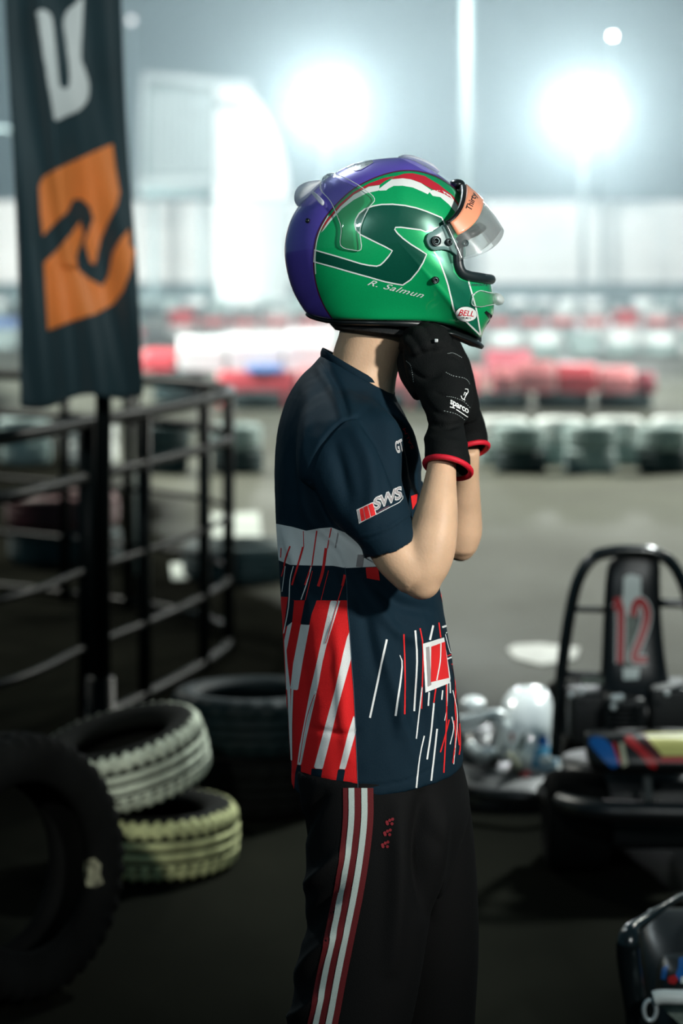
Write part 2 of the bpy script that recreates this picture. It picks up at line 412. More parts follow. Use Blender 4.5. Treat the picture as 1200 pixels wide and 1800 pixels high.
# ------------------------------------------------------------------ far hoarding wall
def far_wall():
    m_p = mat('white_hoarding', lin((232, 238, 236)), .7, 0, .3, 0, 0, 1, .06, 1.0)
    m_d = mat('grey_wall_base', lin((88, 112, 116)), .8, 0, .3, 0, 0, 1, .15, .5)
    m_post = mat('grey_post', lin((150, 165, 165)), .6)
    bm = bmesh.new(); box(bm, (-45, 80, 0), (45, 80.3, .85)); o = link('wall_back', bm, m_d, smooth=False); o['kind'] = 'structure'
    xs = [(-20.0, -14.2), (-14.0, -8.4), (-8.2, -1.0), (-.8, 4.5), (4.7, 8.52), (8.72, 14.0), (14.2, 20), (20.2, 28), (28.2, 36), (-28, -20.2), (-36, -28.2)]
    for i, (a, b) in enumerate(xs):
        bm = bmesh.new(); box(bm, (a, 80.05, .85), (b, 80.2, 3.55)); 
        for z in (1.6, 2.45): box(bm, (a, 80.0, z), (b, 80.05, z+.05))
        o = link('hoarding_panel', bm, m_p, smooth=False)
        where = ['beyond the banner at the frame edge', 'behind the black banner', 'between banner and helmet', 'behind the helmet', 'between the visor and the grey post', 'right of the grey post', 'past the right frame edge', 'second past the right frame edge', 'third past the right frame edge', 'far past the left frame edge', 'farthest past the left frame edge'][i]
        tag(o, 'glowing white hoarding panel on the far wall '+where, 'panel', 'white hoarding panels on the far wall')
    for ti, x in enumerate((-14.1, 4.6, 8.62, 14.1)):
        bm = bmesh.new(); box(bm, (x-.09, 79.9, .85), (x+.09, 80.04, 3.6)); 
        o = link('trim_%d' % (ti+1), bm, m_post, smooth=False); o['kind'] = 'structure'
far_wall()

def billboard():
    # grey slatted container on a lit white building, top left
    m_w = mat('white_cladding', lin((185, 198, 198)), .7, 0, .3, 0, 0, 1, .08, .6)
    m_g = mat('grey_slats', lin((112, 134, 136)), .7, 0, .3, 0, 0, 1, .12, 1.2)
    r = empty('billboard', (-4.9, 74, 0))
    def pt(x, y, Y=74): return P(x, y, Y)
    a, b, c, d = pt(252, 132), pt(378, 140), pt(375, 345), pt(248, 345)
    bm = prism([a, b, c, d], (0, .6, 0)); link('backing', bm, m_g, r, smooth=False)
    bm = bmesh.new()
    for i in range(9):
        x = 268+i*12.5
        merge(bm, prism([pt(x, 160, 73.98), pt(x+5, 160, 73.98), pt(x+5, 305, 73.98), pt(x, 305, 73.98)], (0, -.15, 0)))
    link('slat_panel', bm, m_w, r, smooth=False)
    bm = bmesh.new(); tube(bm, [pt(250, 134, 73.8), pt(440, 152, 73.8)], .14, n=8); tube(bm, [pt(252, 134, 73.8), pt(246, 340, 73.8)], .07, n=8)
    tube(bm, [pt(246, 318, 73.8), pt(372, 318, 73.8)], .12, n=8); link('frame', bm, m_w, r)
    for x in (270, 355):
        bm = T([pt(x, 340, 74.5), Vector((pt(x, 340, 74.5).x, 74.5, 0))], .08, n=8); link('leg', bm, m_g, r)
    tag(r, 'white framed slatted billboard high above the far wall, beside the banner', 'billboard')
    poly = [(380, 142), (437, 156), (462, 190), (485, 235), (500, 285), (508, 345), (378, 345)]
    bm = prism([pt(*q, 75.2) for q in poly], (0, 3, 0))
    o = link('tent', bm, mat('lit_marquee_canvas', lin((240, 246, 245)), .7, 0, .3, 0, 0, 1, .04, .5), origin=(-3, 76, 0), smooth=False); tag(o, 'bright white curved marquee between the slatted billboard and the floodlight', 'marquee')
    bm = prism([Vector((-3.9, 75.4, 0)), Vector((-1.65, 75.4, 0)), Vector((-1.65, 75.4, 3.6)), Vector((-3.9, 75.4, 3.6))], (0, 2.6, 0))
    link('wall', bm, m_w, o, smooth=False)
billboard()

# ------------------------------------------------------------------ floodlights
m_lens = mat('lit_floodlight_lens', (1, 1, 1), .3, emit=(.93, 1, 1), emit_s=60)
m_pole = mat('pale_galvanised_pole', lin((150, 170, 172)), .5, .3)
for i, (px, py, Y) in enumerate(FLOODS):
    c = P(px, py, Y); r = empty('floodlight', (c.x, Y+.4, 0))
    link('pole', T([(c.x, Y+.4, 0), (c.x, Y+.4, c.z+.5)], .09), m_pole, r)
    bm = bmesh.new(); box(bm, (c.x-.95, Y+.25, c.z-.62), (c.x+.95, Y+.33, c.z-.54)); box(bm, (c.x-.95, Y+.25, c.z+.02), (c.x+.95, Y+.33, c.z+.10)); link('crossarm', bm, m_pole, r, smooth=False)
    for dx in (-.58, 0, .58):
        for dz in (-.40, .34):
            if dz > 0 and False: continue
            bm = bmesh.new(); lathe(bm, [(.02, .30), (.12, .30), (.30, .05), (.31, 0), (.27, 0), (.02, .18)], 20, M=Matrix.Translation((c.x+dx, Y-.12, c.z+dz)) @ Matrix.Rotation(math.radians(-90), 4, 'X'))
            h = link('lamp_head', bm, m_pole, r)
            bm = bmesh.new(); lathe(bm, [(0.001, .035), (.15, .03), (.29, 0), (.001, -.01)], 20, M=Matrix.Translation((c.x+dx, Y-.12, c.z+dz)) @ Matrix.Rotation(math.radians(90), 4, 'X'))
            link('lens', bm, m_lens, h)
    tag(r, ('blazing floodlight cluster above the white marquee, left of the pale pole', 'blazing floodlight cluster right of the pale pole')[i], 'floodlight', 'track floodlights')
    l = bpy.data.lights.new('flood_light', 'SPOT'); l.energy = FLOOD_POWER; l.color = (.86, .97, 1); l.spot_size = math.radians(120); l.spot_blend = 1; l.shadow_soft_size = .6
    lo = bpy.data.objects.new('flood_light', l); C.objects.link(lo); lo.location = (c.x, Y-.5, c.z); aim(lo, (0, 12, 0))
def small_lamp(px, py, Y, rad, es, label, arm=None):
    c = P(px, py, Y); r = empty('street_lamp', (c.x, Y+.3, 0))
    link('pole', T([(c.x, Y+.3, 0), (c.x, Y+.3, c.z+.2)], .05, n=8), m_haze_pole, r)
    bm = bmesh.new(); lathe(bm, [(.02, .2), (rad*.5, .18), (rad*1.05, .0), (rad*.9, .0)], 16, M=Matrix.Translation((c.x, Y, c.z)) @ Matrix.Rotation(math.radians(-90), 4, 'X')); h = link('lamp_head', bm, m_haze_pole, r)
    bm = bmesh.new(); lathe(bm, [(0.001, .03), (rad*.6, .02), (rad, -.0), (.001, -.01)], 16, M=Matrix.Translation((c.x, Y, c.z)) @ Matrix.Rotation(math.radians(90), 4, 'X'))
    link('lens', bm, mat('small_lamp_lens', (1, 1, 1), .3, emit=(.92, 1, 1), emit_s=es), h); tag(r, label, 'lamp')
m_haze_pole = mat('hazy_thin_pole', lin((140, 165, 172)), .6)
small_lamp(1076, 63, 92, .07, 60, 'small round white lamp alone near the top right corner')
small_lamp(231, 36, 92, .12, 2.5, 'faint small lamp high beside the top of the black banner')
bm = T([P(822, 352, 60)*1.0, P(820, -120, 60)], .14, n=14); 
bm = T([(P(822, 352, 60).x, 60, 0), (P(820, -140, 60).x, 60, P(820, -140, 60).z)], [.17, .12], n=14)
o = link('lamp_post', bm, m_pole, origin=(P(822, 352, 60).x, 60, 0)); tag(o, 'tall pale pole rising above the helmet between the two floodlights', 'pole')
bm = T([P(-60, 226, 30), P(10, 228, 30), P(44, 236, 30)], [.035, .04, .02], n=10); 
ar = link('sign_arm', bm, m_pole, origin=(P(-60, 226, 30).x, 30, 0))
link('pole', T([(P(-60, 226, 30).x, 30, 0), P(-60, 226, 30)], .05), m_pole, ar); tag(ar, 'pale pole with a short side arm poking in behind the banner at the left edge', 'pole')

# ------------------------------------------------------------------ tyres
def tyre_bm(R=.30, r=.19, h=.20, n=48, tread=False):
    bm = bmesh.new(); e = h/2
    prof = [(r, -e*.62), (r+.01, -e*.80), (R*.80, -e), (R*.93, -e*.93), (R*.985, -e*.74), (R, -e*.48), (R, -e*.40), (R-.008, -e*.38), (R-.008, -e*.30), (R+.001, -e*.28), (R+.002, -e*.05),
            (R-.007, -e*.03), (R-.007, e*.05), (R+.002, e*.07), (R+.001, e*.30), (R-.008, e*.32), (R-.008, e*.40), (R, e*.42), (R*.985, e*.74), (R*.93, e*.93), (R*.80, e), (r+.01, e*.80), (r, e*.62), (r+.012, e*.4), (R*.9, e*.2), (R*.9, -e*.2), (r+.012, -e*.4)]
    def mod(j, k, rr, z):
        if tread and j in (3, 4, 5, 17, 18, 19) and k % 4 < 2: rr -= .0075
        if tread and j in (9, 10, 13, 14) and (k+2) % 6 < 1: rr -= .005
        return rr, z
    lathe(bm, prof, n, mod=mod); bmesh.ops.recalc_face_normals(bm, faces=bm.faces[:]); return bm
far_me = {}
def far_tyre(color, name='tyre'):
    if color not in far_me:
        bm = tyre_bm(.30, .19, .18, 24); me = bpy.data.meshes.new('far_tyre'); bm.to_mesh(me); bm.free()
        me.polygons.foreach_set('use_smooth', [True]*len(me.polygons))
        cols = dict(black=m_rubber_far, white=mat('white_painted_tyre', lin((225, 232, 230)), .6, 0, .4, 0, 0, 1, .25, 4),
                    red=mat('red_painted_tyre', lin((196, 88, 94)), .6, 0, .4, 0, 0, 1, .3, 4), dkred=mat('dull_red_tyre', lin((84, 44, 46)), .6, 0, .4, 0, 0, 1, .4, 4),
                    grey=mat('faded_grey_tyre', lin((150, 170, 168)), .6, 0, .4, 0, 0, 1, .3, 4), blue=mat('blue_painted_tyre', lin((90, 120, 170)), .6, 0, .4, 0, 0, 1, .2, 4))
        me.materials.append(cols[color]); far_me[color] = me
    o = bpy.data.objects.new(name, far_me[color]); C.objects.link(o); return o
ORD = ('first second third fourth fifth sixth seventh eighth ninth tenth eleventh twelfth thirteenth fourteenth fifteenth sixteenth').split()
def place(i, n): return (ORD[i]+' from its left end' if i < (n+1)//2 else ORD[n-1-i]+' from its right end') if n > 1 else 'alone there'
def row(Y, px0, px1, levels, where, group, pick, dy=0.0, pitch=.62, sc=1.0):
    x = (px0-600)/F*Y; x1 = (px1-600)/F*Y; n = max(1, int((x1-x)/max(pitch, .625*sc))); rnd = random.Random(int(Y*10+px0))
    for i in range(n):
        xx = x+(i+.5)*(x1-x)/n; yy = Y+rnd.uniform(-.05, .05)+dy*math.sin(i*.4)
        for k in range(levels):
            c = pick(i, k, rnd)
            if c is None: continue
            o = far_tyre(c); o.location = (xx+rnd.uniform(-.015, .015), yy, .09+k*.181); o.rotation_euler = (0, 0, rnd.uniform(0, 6)); o.scale = (sc, sc, 1)
            wd = dict(white='white painted', red='red painted', black='plain black', grey='faded grey', dkred='dull dark red', blue='blue painted')[c]
            lv = ('bottom' if k == 0 else 'top' if k == levels-1 else 'upper middle' if k == 2 else 'middle') if levels > 1 else 'single'
            tag(o, '%s %s tyre, %s, %s' % (wd, lv, where, place(i, n)), 'tyre', group)
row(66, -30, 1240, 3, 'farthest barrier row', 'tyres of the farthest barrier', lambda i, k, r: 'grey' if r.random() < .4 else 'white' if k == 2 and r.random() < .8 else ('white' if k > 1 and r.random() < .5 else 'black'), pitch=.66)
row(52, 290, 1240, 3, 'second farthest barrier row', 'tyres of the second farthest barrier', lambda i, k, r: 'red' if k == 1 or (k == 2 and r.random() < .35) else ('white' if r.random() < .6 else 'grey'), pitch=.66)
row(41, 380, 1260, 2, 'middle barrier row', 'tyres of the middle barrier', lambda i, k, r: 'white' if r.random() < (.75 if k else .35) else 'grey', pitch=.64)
row(44, -30, 260, 3, 'barrier row left of banner', 'tyres of the barrier left of the banner', lambda i, k, r: ('white', 'blue', 'grey', 'red')[r.randrange(4)], pitch=.66)
# barrier across the track: dark tyres under plastic blocks
row(26, 395, 1150, 1, 'under the pink plastic blocks', 'tyres under the plastic blocks', lambda i, k, r: 'grey' if i in (9, 12) else 'black', pitch=.61)
def pblock(px0, px1, Y, z0, z1, col, label):
    x0 = (px0-600)/F*Y; x1 = (px1-600)/F*Y
    bm = bmesh.new(); n = 10
    prof = [(-.22, z0), (.22, z0), (.20, z0+.6*(z1-z0)), (.13, z1-.03), (.10, z1), (-.10, z1), (-.13, z1-.03), (-.20, z0+.6*(z1-z0))]
    xs = [x0+.02, x0+.05]+[x0+.05+(x1-x0-.1)*k/8 for k in range(1, 8)]+[x1-.05, x1-.02]
    rings = []
    for j, x in enumerate(xs):
        s = .93 if j in (0, len(xs)-1) else 1
        rings.append([Vector((x, Y+y*s, z0+(z-z0)*s+(z1-z0)*(1-s)/2)) for y, z in prof])
    loft(bm, rings); bmesh.ops.recalc_face_normals(bm, faces=bm.faces[:])
    o = link('barrier_block', bm, col, origin=((x0+x1)/2, Y, z0), smooth=False); tag(o, label, 'barrier', 'plastic barrier blocks across the track')
m_pr = mat('red_barrier_plastic', lin((226, 92, 100)), .35, 0, .5, 0, 0, 1, .15, 2); m_pw = mat('white_barrier_plastic', lin((252, 253, 253)), .35, 0, .5, 0, 0, 1, .06, 2)
m_pp = mat('hazed_pink_barrier_plastic', lin((242, 148, 150)), .4, 0, .5, 0, 0, 1, .3, 3); m_pb = mat('blue_barrier_plastic', lin((110, 150, 215)), .4)  # haze paling is put into the red and pink base colours
m_pdr = mat('dark_red_barrier_plastic', lin((150, 72, 82)), .4, 0, .5, 0, 0, 1, .2, 3)
row(27.2, 255, 604, 2, 'under the white plastic blocks', 'tyres under the blocks beside the banner', lambda i, k, r: 'black', pitch=.61)
B = [(250, 312, .363, .60, m_pr, 'glossy red plastic barrier block just right of the banner'), (312, 400, .363, .74, m_pw, 'white plastic barrier block after the red one by the banner'),
     (400, 498, .363, .77, m_pw, 'white plastic barrier block above the blue strip'), (498, 590, .363, .80, m_pw, "white plastic barrier block touching the driver's neck in view"),
     (860, 905, .183, .46, m_pp, 'haze-paled pink barrier block nearest the glove'), (905, 975, .183, .51, m_pp, 'pale pink barrier block second from the glove'),
     (975, 1050, .183, .49, m_pr, 'deep red barrier block third from the glove'), (1050, 1115, .183, .45, m_pp, 'pink barrier block next to the last one'), (1115, 1152, .183, .40, m_pdr, 'dark red last barrier block at the open end')]
for a, b, z0, z1, c, lb in B: pblock(a, b, 26.0 if a > 600 else 27.2, z0, z1, c, lb)
pblock(380, 520, 26.6, .0, .38, m_pr, 'low red barrier block in front of the white ones'); pblock(522, 850, 26.6, .0, .42, m_pp, 'long pink barrier block passing behind the driver')
pblock(430, 500, 26.6, .381, .45, m_pb, 'thin blue strip block on the low red barrier')
pblock(850, 935, 33, .0, .38, m_pdr, 'dark red block standing behind the pink blocks near the glove')
# nearer mixed barrier
row(18.2, 850, 1230, 2, 'near barrier right of driver', 'tyres of the near barrier right of the driver', lambda i, k, r: 'grey' if k else ('black', 'grey', 'black', 'dkred', 'black')[i % 5], pitch=.42, sc=.66)
row(19.0, 830, 1240, 2, 'near barrier rear line', 'tyres of the near barrier rear line', lambda i, k, r: 'white' if k and r.random() < .7 else 'grey', pitch=.42, sc=.66)
row(18.2, 225, 480, 2, 'near barrier left of driver', 'tyres of the near barrier left of the driver', lambda i, k, r: 'grey' if k and i % 2 else 'black', pitch=.42, sc=.66)
row(19.0, -20, 225, 2, 'near barrier behind the railing', 'tyres of the near barrier behind the railing', lambda i, k, r: 'white' if i % 2 else 'grey', pitch=.42, sc=.66)
row(12.9, -40, 270, 2, 'heap close behind the railing', 'tyres heaped behind the railing', lambda i, k, r: 'dkred' if k else 'black', pitch=.60)
row(12.2, 300, 560, 1, 'lying beyond the railing tip', 'tyres lying behind the railing', lambda i, k, r: 'black', pitch=.63)

# floodlight glint and lit ground, put in as pale coloured patches
m_glint = mat('white_glint_tone', lin((240, 242, 236)), .55, 0, .4, 0, .3, 30, .15, 8)
def ground_patch(pts, label, name='ground_glint', m=m_glint, h=.004):
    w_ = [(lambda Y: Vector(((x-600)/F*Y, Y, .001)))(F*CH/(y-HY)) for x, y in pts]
    bm = prism(w_, (0, 0, h)); o = link(name, bm, m, origin=w_[0], smooth=False); tag(o, label, 'painted light patch')
ground_patch([(892, 1142), (905, 1135), (950, 1133), (985, 1137), (1018, 1140), (1012, 1158), (985, 1165), (950, 1170), (905, 1158)], 'short white floodlight glint painted on the asphalt left of the kart seat')
m_light_gnd = mat('painted_light_tone', lin((176, 184, 176)), .7, 0, .4, 0, .3, 10, .25, 2)  # tone of lit ground as a colour, also on the railing glint
ground_patch([(372, 905), (455, 900), (462, 965), (448, 972), (376, 968)], 'pale patch of painted light on the ground right of the railing', 'lit_ground_patch', m_light_gnd)
ground_patch([(300, 992), (345, 990), (347, 1018), (303, 1020)], 'small pale patch of painted light seen between the railing posts', 'lit_ground_patch', m_light_gnd)

# ------------------------------------------------------------------ banner
def banner():
    Y = 7.7; base = Vector((P(170, 700, Y).x, Y+.12, 0)); r = empty('feather_banner', base)
    m_cloth = mat('black_banner_cloth', lin((27, 52, 58)), .65, 0, .4, 0, .3, 300, .2, 3, sheen=.2); m_or = mat('orange_print', lin((240, 138, 66)), .6); m_wh = mat('white_print', lin((215, 222, 220)), .6)
    # cloth grid, edges follow the photo's outline, rippled in depth
    left = [(6, -160), (8, 0), (14, 120), (24, 300), (30, 450), (33, 560), (36, 715)]; right = [(205, -160), (213, 0), (220, 180), (230, 330), (240, 450), (246, 560), (252, 690)]
    def ed(t, E):
        q = catmull(E, 10); k = t*(len(q)-1); i = min(int(k), len(q)-2); f = k-i; return q[i]*(1-f)+q[i+1]*f
    nu, nv = 40, 110; bm = bmesh.new(); V = []
    for j in range(nv+1):
        t = j/nv; a = ed(t, left); b = ed(t, right); rw = []
        for i in range(nu+1):
            s = i/nu; q = a*(1-s)+b*s
            if j == nv: pass
            dy = .025*math.sin(s*7+t*5)+.018*math.sin(s*16-t*7+1.3)*(0.3+t)+.02*math.sin(t*11+s*2)-.05*math.exp(-((s-.35-.28*(t-.4))/.05)**2)*(.4 if t < .7 else 0)
            rw.append(bm.verts.new(P(q[0], q[1]+(8*math.sin(s*9) if j == nv else 0), Y+dy)))
        V.append(rw)
    for j in range(nv):
        for i in range(nu): bm.faces.new((V[j][i], V[j][i+1], V[j+1][i+1], V[j+1][i])).smooth = True
    me = bpy.data.meshes.new('cloth'); bm.to_mesh(me); bm.free()
    z = lambda pts: [(x/2.812, y/2.812) for x, y in pts]
    letter = [(65, 22), (72, 17), (82, 20), (92, 34), (98, 90), (103, 140), (106, 152), (113, 156), (120, 152), (122, 130), (117, 80), (112, 40), (118, 20), (132, 8), (146, -4), (145, 40), (143, 100), (148, 118), (155, 140), (157, 165), (150, 183), (135, 196), (115, 204), (98, 212), (92, 190)]
    up = z([(192, 920), (215, 875), (300, 825), (430, 765), (555, 710), (572, 840), (592, 950), (580, 1010), (545, 1080), (500, 1180), (468, 1310), (445, 1300), (415, 1200), (460, 1080), (440, 1020), (400, 985), (360, 985), (330, 1050), (210, 1165), (198, 1050)])
    lo = z([(215, 1300), (300, 1220), (395, 1095), (412, 1160), (375, 1270), (385, 1330), (430, 1375), (505, 1415), (535, 1370), (560, 1250), (600, 1180), (640, 1130), (642, 1210), (667, 1240), (650, 1330), (610, 1440), (560, 1505), (480, 1550), (350, 1590), (235, 1635)])
    def f(b, bvh):
        for poly, mi in ((letter, 2), (up, 1), (lo, 1)):
            q = BVHTree.FromBMesh(b) if 0 else bvh
            decal(b, bvh, [smoothline(poly, 3, True) if poly is letter else poly], mi, .002, 6)
    join_decals(me, f)
    me = evaluated(me, [('SOLIDIFY', dict(thickness=.0012, offset=1))])
    link('cloth', me, [m_cloth, m_or, m_wh], r, smooth=True)
    px = base.x
    link('pole', T([(px, Y+.12, 0), (px+.01, Y+.12, 1.1), (px-.02, Y+.12, 3.1)], [.032, .026, .018]), m_rail, r)
    bm = bmesh.new(); lathe(bm, [(.001, 0), (.16, 0), (.16, .02), (.05, .05), (.045, .25), (.001, .25)], 24, M=Matrix.Translation((px, Y+.12, 0)), closed=False); link('base', bm, m_rail, r)
    tag(r, 'tall black banner with a white letter and an orange block logo on a dark pole', 'banner')
banner()

# ------------------------------------------------------------------ curved crowd railing
def railing():
    r = empty('railing', (P(165, 1265, 8.41).x, 8.41, 0))
    plan = [(-1.55, 6.6), (-1.05, 7.47), (-.86, 8.2), (-.70, 8.75), (-.54, 9.4), (-.465, 9.9), (-.50, 10.35), (-.68, 10.75), (-.98, 11.1), (-1.6, 11.6), (-2.2, 11.9)]
    pl = catmull([(a, b, 0) for a, b in plan], 10)
    for z, rad in ((1.05, .024), (.865, .020), (.55, .012), (.29, .013), (.03, .018)):
        link('rail', T([(p[0], p[1], z) for p in pl], rad, n=10), m_rail, r)
    for x, y in ((-1.25, 7.12), (-.86, 8.2), (-.535, 9.42), (-.465, 9.95), (-.60, 10.62), (-.98, 11.1), (-1.30, 11.36), (-.71, 8.72)):
        rad = .024 if (x, y) != (-.86, 8.2) else .034
        link('post', T([(x, y, 0), (x, y, 1.05)], rad, n=12), m_rail, r)
    q_ = P(241, 830, 11.2); link('glint_strip', T([q_, P(241, 1010, 11.2)], .012), m_light_gnd, r, label='pale strip painted as a glint on a post')  # pale bar put in for the glint along a post
    link('post', T([Vector((q_.x, 11.22, 0)), Vector((q_.x, 11.22, 1.05))], .016), m_rail, r)
    tag(r, 'black tubular steel railing curving round in front of the banner', 'railing')
railing()

# ------------------------------------------------------------------ near tyres
def near_tyre(name, M, R, r_, h, m, label, origin, n=168, grp=None):
    bm = tyre_bm(R, r_, h, n, True); bm.transform(M); o = link(name, bm, m, origin=origin); tag(o, label, 'tyre', grp); return o
m_wt = mat('worn_white_tyre_paint', lin((196, 202, 184)), .9, 0, .1, 0, .5, 60, .35, 14)
m_yt = mat('worn_cream_tyre_paint', lin((186, 188, 140)), .9, 0, .1, 0, .5, 60, .35, 14)
def two_tone(m):
    # tread painted, sidewalls left black rubber
    n = m.node_tree.nodes; L = m.node_tree.links; b = n['Principled BSDF']; src = b.inputs['Base Color'].links[0].from_socket
    tc = n.new('ShaderNodeTexCoord'); sp = n.new('ShaderNodeAttribute'); sp.attribute_name = 'tread'
    no = n.new('ShaderNodeTexNoise'); no.inputs['Scale'].default_value = 35; L.new(tc.outputs['Object'], no.inputs['Vector'])
    ad = n.new('ShaderNodeMath'); ad.operation = 'MULTIPLY_ADD'; ad.inputs[1].default_value = .5; L.new(no.outputs['Fac'], ad.inputs[0]); L.new(sp.outputs['Fac'], ad.inputs[2])
    mr = n.new('ShaderNodeMapRange'); mr.inputs[1].default_value = .68; mr.inputs[2].default_value = .80; L.new(ad.outputs[0], mr.inputs[0])
    mx = n.new('ShaderNodeMix'); mx.data_type = 'RGBA'; mx.inputs['A'].default_value = (.006, .0065, .0055, 1); L.new(src, mx.inputs['B']); L.new(mr.outputs[0], mx.inputs['Factor']); L.new(mx.outputs['Result'], b.inputs['Base Color'])
two_tone(m_wt); two_tone(m_yt)
def painted_tyre(M, R, r_, h, m, label, origin):
    bm = tyre_bm(R, r_, h, 168, True); me = bpy.data.meshes.new('t'); bm.to_mesh(me); bm.free(); co = coords(me)
    rad = np.hypot(co[:, 0], co[:, 1]); v = np.clip((rad-R*.88)/(R*.07), 0, 1)*.9
    # grooves stay dark
    g = (rad > R*.95) & (rad < R-.0045) & (np.abs(co[:, 2]) < h*.24); v[g] = .25
    set_attr(me, 'tread', v); me.transform(M); o = link('tyre', me, m, origin=origin); tag(o, label, 'tyre')
c1 = Vector((P(264, 1500, 6.4).x, 6.4, 0))
painted_tyre(Matrix.Translation((c1.x, c1.y, .084)), .235, .14, .165, m_yt, 'cream painted tyre lying flat at the bottom of the leaning pair', c1)
painted_tyre(Matrix.Translation((c1.x-.068, c1.y-.02, .284)) @ Matrix.Rotation(math.radians(-13), 4, 'Y') @ Matrix.Rotation(math.radians(7), 4, 'X'), .225, .13, .165, m_wt, 'pale white painted tyre tilted on top of the cream one', c1+Vector((-.07, -.02, .2)))
# dark upright tyre, front left
c2 = P(16, 1535, 5.25); 
M2 = Matrix.Translation((c2.x, 5.25, .285)) @ Matrix.Rotation(math.radians(50), 4, 'Z') @ Matrix.Rotation(math.radians(83), 4, 'X')
big = near_tyre('tyre', M2, .285, .176, .19, m_rubber, 'large plain black tyre standing upright at the lower left corner', (c2.x, 5.25, 0))
bb = bmesh.new(); bb.from_mesh(big.data); bb.transform(Matrix.Translation(big.location)); tv = BVHTree.FromBMesh(bb)
decal(bb, tv, [[(150, 1512), (166, 1508), (178, 1520), (176, 1536), (182, 1552), (168, 1560), (152, 1558), (147, 1535)]], 1, .001, 5); bb.transform(Matrix.Translation(-big.location)); bb.to_mesh(big.data); bb.free()
big.data.materials.append(mat('chalky_scuff', lin((120, 120, 100)), .8, 0, .2, 0, 0, 1, .8, 40))
# dark stack behind
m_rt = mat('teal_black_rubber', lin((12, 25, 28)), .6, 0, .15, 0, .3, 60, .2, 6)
for k in range(2):
    c3 = Vector((P(450, 1300, 7.1).x, 7.1, .088+k*.173))
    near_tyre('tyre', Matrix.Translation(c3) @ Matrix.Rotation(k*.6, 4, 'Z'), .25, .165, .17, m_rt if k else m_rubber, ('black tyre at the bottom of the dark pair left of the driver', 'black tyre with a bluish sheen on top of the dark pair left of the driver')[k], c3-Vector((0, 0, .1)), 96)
c4 = Vector((P(700, 1300, 8.0).x, 8.0, .105))
# ================================================================== the driver
def P0(px, py, dy=0.0):
    v = P(px, py, YM); v.y = YM+dy; return v
def section(back, front, hw, n=72, ex=2.3, dy=0.0, hwf=None):
    """oval ring; long axis from back to front px points in the side plane, half width hw across"""
    a = P0(*back); b = P0(*front); c = (a+b)/2; h = (b-a)/2; out = []
    for k in range(n):
        t = 2*math.pi*k/n; ct, st = math.cos(t), math.sin(t)
        u = math.copysign(abs(ct)**(2/ex), ct); v = math.copysign(abs(st)**(2/ex), st)
        q = c+h*u; q.y = YM+dy+hw*v; out.append(q)
    return out
def lsec(secs, sub=6, n=72, ex=2.3, dy=0.0):
    """interpolated sections: (bx, by, fx, fy, hw[, dy])"""
    arr = catmull([list(s)+([dy] if len(s) < 6 else []) for s in secs], sub)
    return [section((s[0], s[1]), (s[2], s[3]), s[4], n, ex, s[5]) for s in arr]
def limb(bm, pts, sub=6, n=40):
    """pts: (px, py, Y, r_inplane, r_depth) with px measured at that depth"""
    q = [list(P(a, b, Y))+[r1, r2] for a, b, Y, r1, r2 in pts]; arr = catmull(q, sub); R = []
    C_ = [Vector(a[:3]) for a in arr]
    for i, a in enumerate(arr):
        d = (C_[min(i+1, len(C_)-1)]-C_[max(i-1, 0)]).normalized(); v = Vector((0, 1, 0)); v = (v-d*v.dot(d)).normalized(); u = v.cross(d)
        R.append([C_[i]+u*math.cos(2*math.pi*k/n)*a[3]+v*math.sin(2*math.pi*k/n)*a[4] for k in range(n)])
    loft(bm, R); return R

FEET = Vector((P(640, 1000, YM).x, YM, 0))
skin = mat('skin', lin((208, 172, 140)), .5, 0, .35, 0, .18, 260, .10, 25)
skin.node_tree.nodes['Principled BSDF'].inputs['Subsurface Weight'].default_value = .12
skin.node_tree.nodes['Principled BSDF'].inputs['Subsurface Radius'].default_value = (.02, .008, .004)
skin.node_tree.nodes['Principled BSDF'].inputs['Subsurface Scale'].default_value = .4

